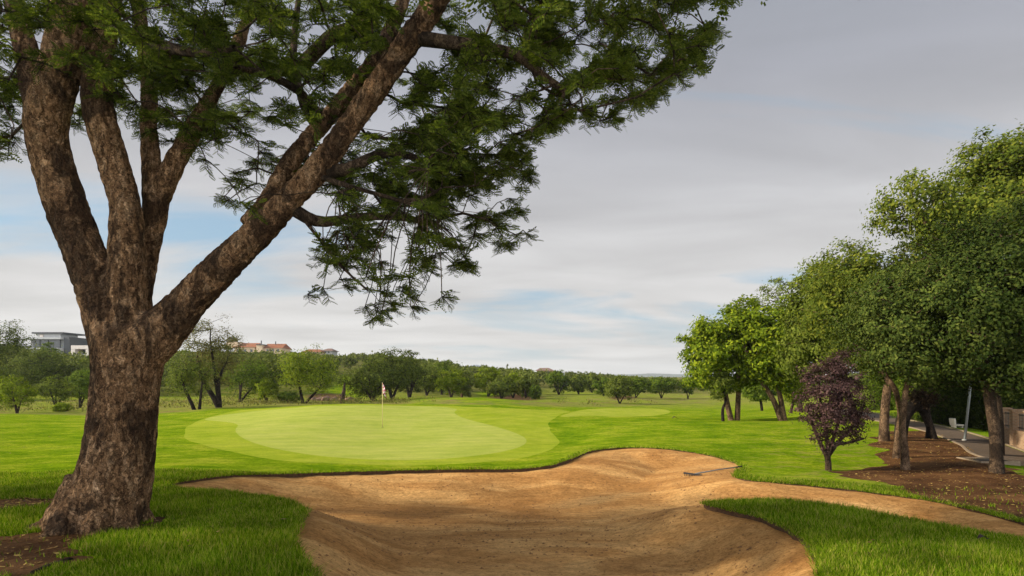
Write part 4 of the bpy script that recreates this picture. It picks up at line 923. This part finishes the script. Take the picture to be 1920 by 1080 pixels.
def fallen(px, py, s, label, onz=0.035):
    x, y = hit(px, py); z = gz(x, y)+onz; root = empty('fallen_leaf', (x, y, z), label, 'leaf'); m = simple('leaf_dead%d' % px, (.03, .018, .012), .8, .4, 30); mb = MB(); n = 6
    for i in range(n+1):
        u = i/n; w_ = s*.35*math.sin(math.pi*(.08+.84*u)); zz = .25*s*math.sin(u*3.1); mb.v += [Vector((x-s/2+s*u, y-w_, z+zz+.3*w_)), Vector((x-s/2+s*u, y, z+zz)), Vector((x-s/2+s*u, y+w_, z+zz+.5*w_))]
    for i in range(n): a_ = 3*i; mb.f += [(a_, a_+3, a_+4, a_+1), (a_+1, a_+4, a_+5, a_+2)]
    mb.build('blade', m, root, True); MB().tube([(x+s/2, y, z), (x+s*.8, y+.01, z+.03*s)], [.006, .004], 5).build('stalk', m, root)
fallen(1842, 1016, .10, 'dark curled dead leaf on the grass tongue at the lower right')
fallen(1265, 786, .30, 'dark piece of bark or leaf lying on the mown grass beyond the bunker')
# exposed roots at lower left
def surf_root():
    P = [hit(60, 1078), hit(95, 1062), hit(130, 1052), hit(150, 1046)]; pts = [Vector((x, y, gz(x, y)+.012)) for x, y in P]; pts[-1].z -= .04
    tag(MB().tube(pts, [.02, .018, .014, .006], 7).build('surface_root', BARK['mid'], None, True), 'exposed thin root crossing bare soil in the bottom left corner', 'root')
surf_root()

# ------------------------------------------------------------------ trees across the middle distance
def mtree(kind, label, px, by, D, top, hw, lm, seed, bark='dark', lean=0, dens=1.0, two=None, cat='tree'):
    """px base column, by base row, D distance, top row, hw half width of the crown in photo pixels"""
    hw *= 1.22; top -= 2; H = by-top; rng = np.random.RandomState(seed); b_ = ground_at(px, by, D); dz = b_.z-W(px, by, D).z; cx = px+lean; cy = top+H*.43; ry = H*.46; k = D/F; rd = hw*k*.85
    ells = [E(cx, cy, D, hw*.72, ry*.82, rd*.75)]
    for i in range(5):
        a_ = 2*math.pi*(i+rng.rand()*.6)/5; ells.append(E(cx+math.cos(a_)*hw*.52, cy-math.sin(a_)*ry*.42+ry*.1, D+math.sin(a_*1.7)*rd*.4, hw*(.34+.18*rng.rand()), ry*(.38+.18*rng.rand()), rd*.45))
    r0 = max(.07, H*k*.028)
    def st(tx, ty, r, bx=px):
        b2 = ground_at(bx, by, D); e_ = W(tx, ty, D); m_ = b2*.5+e_*.5+Vector((rng.randn()*.04, rng.randn()*.04, .06))*H*k; return refine([(b2-Vector((0, 0, .15)), r*1.2), (b2*.75+m_*.25, r), (m_, r*.75), (e_, r*.4)], 2)
    sts = [st(cx-hw*.3, cy+ry*.1, r0), st(cx+hw*.38, cy+ry*.25, r0*.8, px+(two or 0))]
    if rng.rand() < .6: sts.append((st(cx, cy-ry*.3, r0*.7), 1))
    leafpx = max(1.9, min(3.2, 2.6)); ls = leafpx*k*1.15; natt = int((70+hw*1.6)*dens); per = int(38*dens**.5)
    return tree(kind, label, cat, b_, ells, lm, bark, natt, per, ls, hw*k*.12, seed, stems=sts, step=.6*H*k/6, tip=.35*k, sides=5, wander=.2, leaf_w=.6, shell=.42, out_=.05)
MT = [
 # kind, label, px, base row, D, top row, half width, leaf, (extras)
 ('tree','large dark tree at the left edge rising above the grey house',0,748,78,588,58,'dark',{'lean':8,'dens':1.4}),
 ('tree','dark bushy tree below and left of the grey modern house',78,742,74,655,52,'dark',{'dens':1.4}),
 ('tree','dark bushy tree in front of the grey house, right of the larger dark tree',92,728,95,636,26,'mid',{}),
 ('tree','dark tree at the left edge under the tall dark crown',-30,760,66,670,60,'dark',{'dens':1.2}),
 ('tree','rounded green tree crown beside the big trunk in front of the white house',160,752,72,690,30,'mid',{}),
 ('tree','green tree crown above the white house left of the big trunk',150,700,165,632,22,'mid',{}),
 ('sapling','feathery young tree nearest the left edge of the lawn',-8,778,44,690,34,'lime',{'bark':'mid'}),
 ('sapling','feathery young light green tree, second from the left edge',32,776,43,702,32,'lime',{'bark':'mid'}),
 ('sapling','feathery grey green young tree midway between the left edge and the big trunk',106,766,50,700,36,'olive',{}),
 ('sapling','thin young tree with bent stem close to the left side of the big trunk',150,760,55,690,26,'mid',{'lean':6}),
 ('bush','small yellow green bush in dry grass left of the big trunk',115,776,47,756,18,'lime',{'cat':'bush'}),
 ('thorn_tree','multi stemmed thorn tree immediately right of the big trunk',365,768,44,650,48,'olive',{'lean':-8,'two':9}),
 ('thorn_tree','tall sparse thorn tree with leaning dark trunk and brownish crown',412,763,46,583,66,'brown',{'lean':-18,'dens':1.25}),
 ('tree','low spreading green tree behind the leaning thorn tree',450,758,60,668,50,'mid',{'lean':14}),
 ('tree','dusky green tree left of the yellow green rounded tree',492,750,78,662,40,'olive',{}),
 ('tree','grey green tree in front of the tiled roof house',430,735,95,640,34,'olive',{}),
 ('tree','dark tree below the tiled roof right of the dome',505,730,100,652,28,'dark',{}),
 ('bush','bright green bush at the foot of the slope left of the rounded tree',500,757,57,708,20,'lime',{'cat':'bush'}),
 ('bush','low dark bush in the dry grass behind the back edge of the green',540,757,60,735,22,'mid',{'cat':'bush'}),
 ('thorn_tree','rounded yellow green tree with V shaped dark trunk behind the green',568,758,57,650,58,'lime',{'lean':10,'dens':1.4,'two':4}),
 ('tree','olive tree between the rounded yellow green tree and the fairway gap',610,735,105,665,24,'olive',{}),
 ('thorn_tree','wide dark tree with low spreading crown directly behind the flag',700,760,64,668,56,'dark',{'lean':-8,'dens':1.4}),
 ('thorn_tree','tallest dark tree of the middle distance just right of the flag',735,757,66,646,48,'dark',{'lean':2,'dens':1.5}),
 ('tree','dark tree with pointed top right of the tallest tree behind the flag',768,752,72,652,32,'dark',{'lean':2,'dens':1.2}),
 ('tree','olive green tree at the left end of the low mound right of the flag',800,748,80,680,32,'olive',{}),
 ('tree','dusky rounded tree above the low mound',828,750,86,672,28,'mid',{}),
 ('thorn_tree','yellow green tree with pale split stem at the right end of the low mound',846,753,74,684,30,'lime',{'bark':'mid'}),
 ('tree','pale green tree with leaning light stem beside the fairway gap',866,755,76,692,20,'olive',{'bark':'tan','lean':6}),
 ('tree','bright crowned tree at the left of the clump beyond the reddish mulch',915,747,88,684,26,'lime',{'dens':1.2}),
 ('thorn_tree','grey green rounded tree with short forked trunk at the front of the clump',940,755,78,700,26,'olive',{'dens':1.2}),
 ('thorn_tree','yellowish tree right of centre in the clump beyond the green',962,751,83,697,24,'lime',{'dens':1.2}),
 ('tree','slender grey green tree on the right side of the clump',986,752,82,702,17,'olive',{}),
 ('sapling','small dark sapling at the right end of the clump',1003,754,79,722,12,'mid',{}),
 ('tree','dark tree with narrow base beyond the shaded mulch',1048,744,98,694,24,'mid',{}),
 ('tree','slim tree left of the Y shaped trunk by the distant fairway',1085,744,100,700,18,'olive',{}),
 ('tree','rounded olive tree close behind the left of the Y shaped tree',1110,740,112,700,22,'olive',{}),
 ('tree','dusky spreading tree touching the left side of the Y shaped tree',1132,747,90,706,20,'mid',{}),
 ('thorn_tree','low tree with clear Y shaped trunk on the distant fairway',1162,758,72,704,30,'olive',{'dens':1.2}),
 ('thorn_tree','leaning tree just right of the Y shaped tree',1192,746,92,705,24,'mid',{'lean':6}),
 ('thorn_tree','small flat topped tree standing alone on the far fairway',1240,746,97,703,28,'mid',{}),
 ('tree','small distant tree half hidden by the bright green tree',1290,744,98,708,18,'mid',{}),
]
for i, q in enumerate(MT):
    kind, lab, px, by, D, top, hw, lm, ex = q; mtree(kind, lab, px, by, D, top, hw, lm, 100+i, **ex)
# dead stump
def stump():
    b_ = ground_at(641, 752, 60); root = empty('dead_stump', b_, 'dead dark tree stump standing in the gap left of the dark trees', 'stump'); k = 60/F
    MB().tube([b_-Vector((0, 0, .2)), b_+Vector((.1, 0, 14*k)), b_+Vector((4*k, 0, 24*k)), b_+Vector((5*k, 0, 38*k))], [.28, .2, .17, .06], 8).build('trunk', BARK['mid'], root, True)
    MB().tube([b_+Vector((.1, 0, 13*k)), b_+Vector((-5*k, 0, 17*k))], [.15, .05], 6).build('broken_limb', BARK['mid'], root, True)
stump()
# woodland over the hill
def woodland():
    rng = np.random.RandomState(77); P = []; Z = []; n = 0
    houses = [(60, 175, 225), (420, 560, 260), (1000, 1050, 320)]
    while n < 1500:
        D = 76+(330-76)*rng.rand()**1.7; u = -500+2700*rng.rand(); x = (u-960)/F*D; z = gz(x, D)
        if D < 86 and u > 560: continue
        if u > 1200 and D < 120: continue
        if 600 < u < 705 and D < 150: continue
        if 870 < u < 930 and D < 120: continue
        if 1000 < u < 1300 and D < 118: continue
        if 115 < u < 175 and 170 < D: continue
        ys = np.interp(u, [-500, -50, 170, 300, 430, 540, 640, 700, 800, 880, 1000, 1100, 1170, 1280, 1500, 1900], [650, 640, 662, 655, 659, 659, 664, 661, 672, 685, 692, 698, 705, 709, 704, 690])+9*rng.rand()
        top_ = CZ-(ys-HY)/F*D; h = min((3.4+3.0*rng.rand())*(1.0 if D < 200 else 1.25), (top_-z)/1.0)
        if h < 1.6: continue
        n += 1; r = max(h, 3.0)*(.42+.2*rng.rand()); c_ = np.array([x, D, z+h*.6]); m_ = 230
        v = rand_dirs(m_, rng)*(rng.rand(m_, 1)**.35)*np.array([r, r, h*.42])
        lob = np.array([noise.noise(Vector(q*1.3)) for q in v]); v *= (1+.5*lob)[:, None]; P.append(c_+v); Z.append(np.full(m_, D*0.0033+.08))
    P = np.vstack(P); Z = np.concatenate(Z); nr_ = rand_dirs(len(P), rng)*.6+np.array([0, -.3, .6]); nr_ /= np.linalg.norm(nr_, axis=1)[:, None]; o = leaves(P, Z, Z*.7, rng, 'woodland', leaf_mat('leaf_wood', [(0.042, 0.06, 0.012), (0.085, 0.103, 0.019), (0.135, 0.148, 0.03)], .25, clump=.12), None, None, 0, nr_); tag(o, 'hazy olive green wood covering the distant hillside', 'woodland', kind='stuff')
woodland()
def scrub():
    rng = np.random.RandomState(78); n = 1500; D = 46+50*rng.rand(n); u = -150+1560*rng.rand(n); x = (u-960)/F*D
    keep = np.zeros(n, bool)
    for Pq in DRY: keep |= sdf_poly(Pq, x, D) > 0
    for Pq in (GRN2, GRN3): keep &= sdf_poly(Pq, x, D) < -1
    keep &= (u < 760) | (rng.rand(n) < .12); x = x[keep]; D = D[keep]; z = z0(x, D); P = []
    for a_, b_, c_ in zip(x, D, z): P.append(np.array([a_, b_, c_+.12])+rng.randn(14, 3)*np.array([.35, .35, .14]))
    P = np.vstack(P); tag(leaves(P, .22, .07, rng, 'dry_grass_tufts', leaf_mat('dry_grass', [(.07, .085, .015), (.12, .12, .03), (.18, .145, .05)], .3, clump=.2), None, (0, 0, 1), 1.2), 'rough dry grass tufts behind the green', 'dry grass', kind='stuff')
scrub()

# ------------------------------------------------------------------ houses on the hill
GL = simple('dark_glass', (.04, .05, .055), .15, .3, 3, .5); WH = simple('white_render', (.62, .56, .5), .8, .08, 2); GY = simple('grey_render', (.20, .21, .21), .8, .12, 2); DG = simple('dark_render', (.07, .075, .08), .7, .1, 2); PG = simple('pale_grey_slab', (.40, .41, .41), .7, .08, 2); CR = simple('cream_render', (.55, .42, .28), .85, .1, 2)
def tiles():
    m, t, b, L = mat('roof_tiles', .8, .15); co = obco(t); w_ = N(t, 'ShaderNodeTexWave', i_Scale=1.2); L(co, w_.inputs[0]); L(mixc(t, w_.outputs['Fac'], (.20, .075, .04), (.30, .13, .07)), b.inputs['Base Color']); bump(t, b, w_.outputs['Fac'], .5, .08); return m
TL = tiles()
def pbox(x0, x1, y0, y1, D, dep, m, name, parent, dy=0.0):
    a_ = W(x0, y1, D); c_ = W(x1, y0, D); return MB().box(((a_.x+c_.x)/2, D+dep/2+dy, (a_.z+c_.z)/2), (abs(c_.x-a_.x), dep, abs(c_.z-a_.z))).build(name, m, parent)
def house_grey():
    D = 150; b_ = ground_at(95, 690, D); root = empty('modern_house', b_, 'grey flat roofed modern house with projecting slabs behind the dark trees at left', 'house'); p = lambda *a_, **k: pbox(*a_, D, *k['r'], root, dy=k.get('dy', 0))
    p(58, 131, 634, 720, r=(9, GY, 'wall')); p(52, 122, 633, 636.5, r=(11, PG, 'roof_slab'), dy=-1.5); p(64, 108, 626, 633, r=(6, PG, 'upper_storey'), dy=1); p(58, 116, 622.5, 625.5, r=(8, DG, 'upper_roof'), dy=.2)
    p(122.5, 133, 632, 720, r=(9.6, DG, 'stair_tower'), dy=-.5); p(112, 121.5, 655, 690, r=(1.2, PG, 'wing_wall'), dy=-1.4)
    p(64, 76, 638, 651, r=(.3, GL, 'window'), dy=-.32); p(80, 92, 638, 651, r=(.3, GL, 'window'), dy=-.32); p(96, 114, 638, 652, r=(.3, GL, 'window'), dy=-.32); p(62, 121, 653, 655, r=(2.2, PG, 'balcony_slab'), dy=-2.3)
    p(88, 111, 656, 662, r=(.3, GL, 'window'), dy=-.32); p(86, 111, 663, 666, r=(2, PG, 'balcony_slab'), dy=-2.1); p(70, 76, 627, 632, r=(.2, WH, 'window'), dy=.78); p(95, 108, 668, 680, r=(.3, GL, 'window'), dy=-.32)
house_grey()
def house_white():
    D = 142; b_ = ground_at(160, 700, D); root = empty('modern_house', b_, 'white cube shaped house with square openings just left of the big trunk', 'house'); p = lambda *a_, **k: pbox(*a_, D, *k['r'], root, dy=k.get('dy', 0))
    p(133, 200, 647.5, 654.5, r=(8, WH, 'parapet')); p(133, 140.5, 655, 720, r=(8, WH, 'wall')); p(160.5, 166, 655, 720, r=(8, WH, 'wall')); p(141, 160, 668, 720, r=(7.9, WH, 'wall')); p(167, 200, 668, 720, r=(7.9, WH, 'wall'))
    p(141, 160, 655, 667.5, r=(.3, GL, 'window'), dy=2.5); p(167, 200, 655, 667.5, r=(.3, GL, 'window'), dy=2.5); p(150, 160, 661, 662, r=(.15, PG, 'railing'), dy=.1); p(150, 160, 664, 665, r=(.15, PG, 'railing'), dy=.1); p(153, 160, 676, 684, r=(.2, GL, 'window'), dy=-.22)
house_white()
def hip(x0, x1, ye, yr, D, dep, m, name, parent, ov=.8, inset=2.0):
    a_ = W(x0, ye, D); c_ = W(x1, yr, D); xa, xb = a_.x-ov, c_.x+ov; y0, y1 = D-ov, D+dep+ov; mb = MB(); zr = c_.z; ze = a_.z
    mb.poly([(xa, y0, ze), (xb, y0, ze), (xb, y1, ze), (xa, y1, ze), (xa+inset, (y0+y1)/2, zr), (xb-inset, (y0+y1)/2, zr)], [(0, 1, 5, 4), (1, 2, 5), (2, 3, 4, 5), (3, 0, 4), (3, 2, 1, 0)]); return mb.build(name, m, parent)
def house_tile():
    D = 235; b_ = ground_at(480, 665, D); root = empty('villa', b_, 'long terracotta roofed villa with small dome on the hill behind the thorn tree', 'house')
    pbox(440, 478, 651, 690, D, 9, CR, 'wall', root); hip(438, 479, 651, 642, D, 9, TL, 'roof', root, .5, .6)
    pbox(480.5, 492, 647, 690, D-1, 10, CR, 'wall', root); pbox(480, 493, 645.4, 646.8, D-1.3, 10.6, DG, 'parapet', root)
    pbox(493.5, 529, 652.5, 690, D, 9, CR, 'wall', root); rf = hip(493.5, 528, 652.5, 643.5, D, 9, TL, 'roof', root, .5, .4)
    pbox(424, 446, 641, 652, D+.5, 6, CR, 'dome_drum', root)
    c_ = W(435, 640.5, D+3.5); mb = MB(); r = 10.5*D/F; pts = []; rad = []
    for i in range(7): a_ = i/6*math.pi/2; pts.append(c_+Vector((0, 0, math.sin(a_)*r*.95))); rad.append(max(.02, math.cos(a_)*r))
    mb.tube(pts, rad, 20); mb.build('dome', simple('dome_metal', (.10, .10, .085), .6, .3, 2), root, True)
    for x in (444, 458, 470, 500, 510, 520): pbox(x, x+3.5, 655, 660, D, .2, GL, 'window', root, -.22)
    pbox(489, 490, 638.5, 645, D, .5, DG, 'chimney', root); pbox(516, 517, 640, 646, D+3, .5, DG, 'chimney', rf)
house_tile()
def small_house(label, x0, x1, ye, yr, yb, D, wm, rm):
    root = empty('house', ground_at((x0+x1)/2, yb, D), label, 'house'); pbox(x0, x1, ye, yb+20, D, 8, wm, 'wall', root); hip(x0, x1, ye, yr, D, 8, rm, 'roof', root)
    pbox(x0+(x1-x0)*.25, x0+(x1-x0)*.4, ye+1.2, ye+3.6, D, .2, GL, 'window', root, -.22); pbox(x0+(x1-x0)*.62, x0+(x1-x0)*.78, ye+1.2, ye+3.6, D, .2, GL, 'window', root, -.22)
RD = simple('dull_roof', (.17, .11, .09), .8, .15, 2)
small_house('orange walled house with dull roof on the tree line right of centre', 1008, 1036, 695, 689.5, 706, 250, simple('orange_render', (.5, .24, .12), .8), RD)
small_house('terracotta roofed house half hidden above the rounded yellow green tree', 568, 600, 660, 654, 672, 240, CR, TL)
small_house('small pale house on the skyline right of the villa', 604, 622, 658, 652.5, 670, 245, PG, RD)
small_house('tiny blue grey house on the tree line above the low mound', 882, 900, 687, 683.5, 697, 250, PG, simple('slate', (.2, .23, .27), .6, .1, 2))
# rocks on the slope below the far fairway
def rocks():
    rng = np.random.RandomState(9); rm = simple('rock', (.2, .12, .09), .9, .4, 3)
    for i, (px, py, s) in enumerate(((600,745,.5),(612,744,.6),(626,745,.5),(640,744,.4),(655,746,.5),(588,747,.4))):
        b_ = ground_at(px, py, 66); mb = MB(); mb.tube([b_+Vector((0, 0, -.2)), b_+Vector((0, 0, .1)), b_+Vector((.05, 0, s*.6)), b_+Vector((0, 0, s*.8))], [s*.8, s, s*.75, s*.2], 7)
        for k, v in enumerate(mb.v): mb.v[k] = v+Vector((rng.randn(), rng.randn(), rng.randn()*.6))*s*.12
        tag(mb.build('rock', rm), 'reddish boulder at the foot of the far fairway, '+('second from the left of its row', 'third from the left of its row', 'fourth from the left of its row', 'just left of the dead stump', 'at the right end of its row', 'at the left end of its row')[i], 'rock', 'boulders at the foot of the far fairway')
rocks()

# ------------------------------------------------------------------ the air
def haze():
    mb = MB(); mb.box((0, 2600, -20), (12000, 6000, 280)); m = bpy.data.materials.new('air'); m.use_nodes = True; t = m.node_tree; t.nodes.clear()
    o = N(t, 'ShaderNodeOutputMaterial'); v = N(t, 'ShaderNodeVolumePrincipled'); v.inputs['Density'].default_value = 0.00015; v.inputs['Color'].default_value = (0.86, 0.92, 1.0, 1); v.inputs['Anisotropy'].default_value = 0.2
    t.links.new(v.outputs[0], o.inputs['Volume']); tag(mb.build('haze', m), 'thin pale air softening the far trees and ridge', 'haze', kind='stuff')
haze()
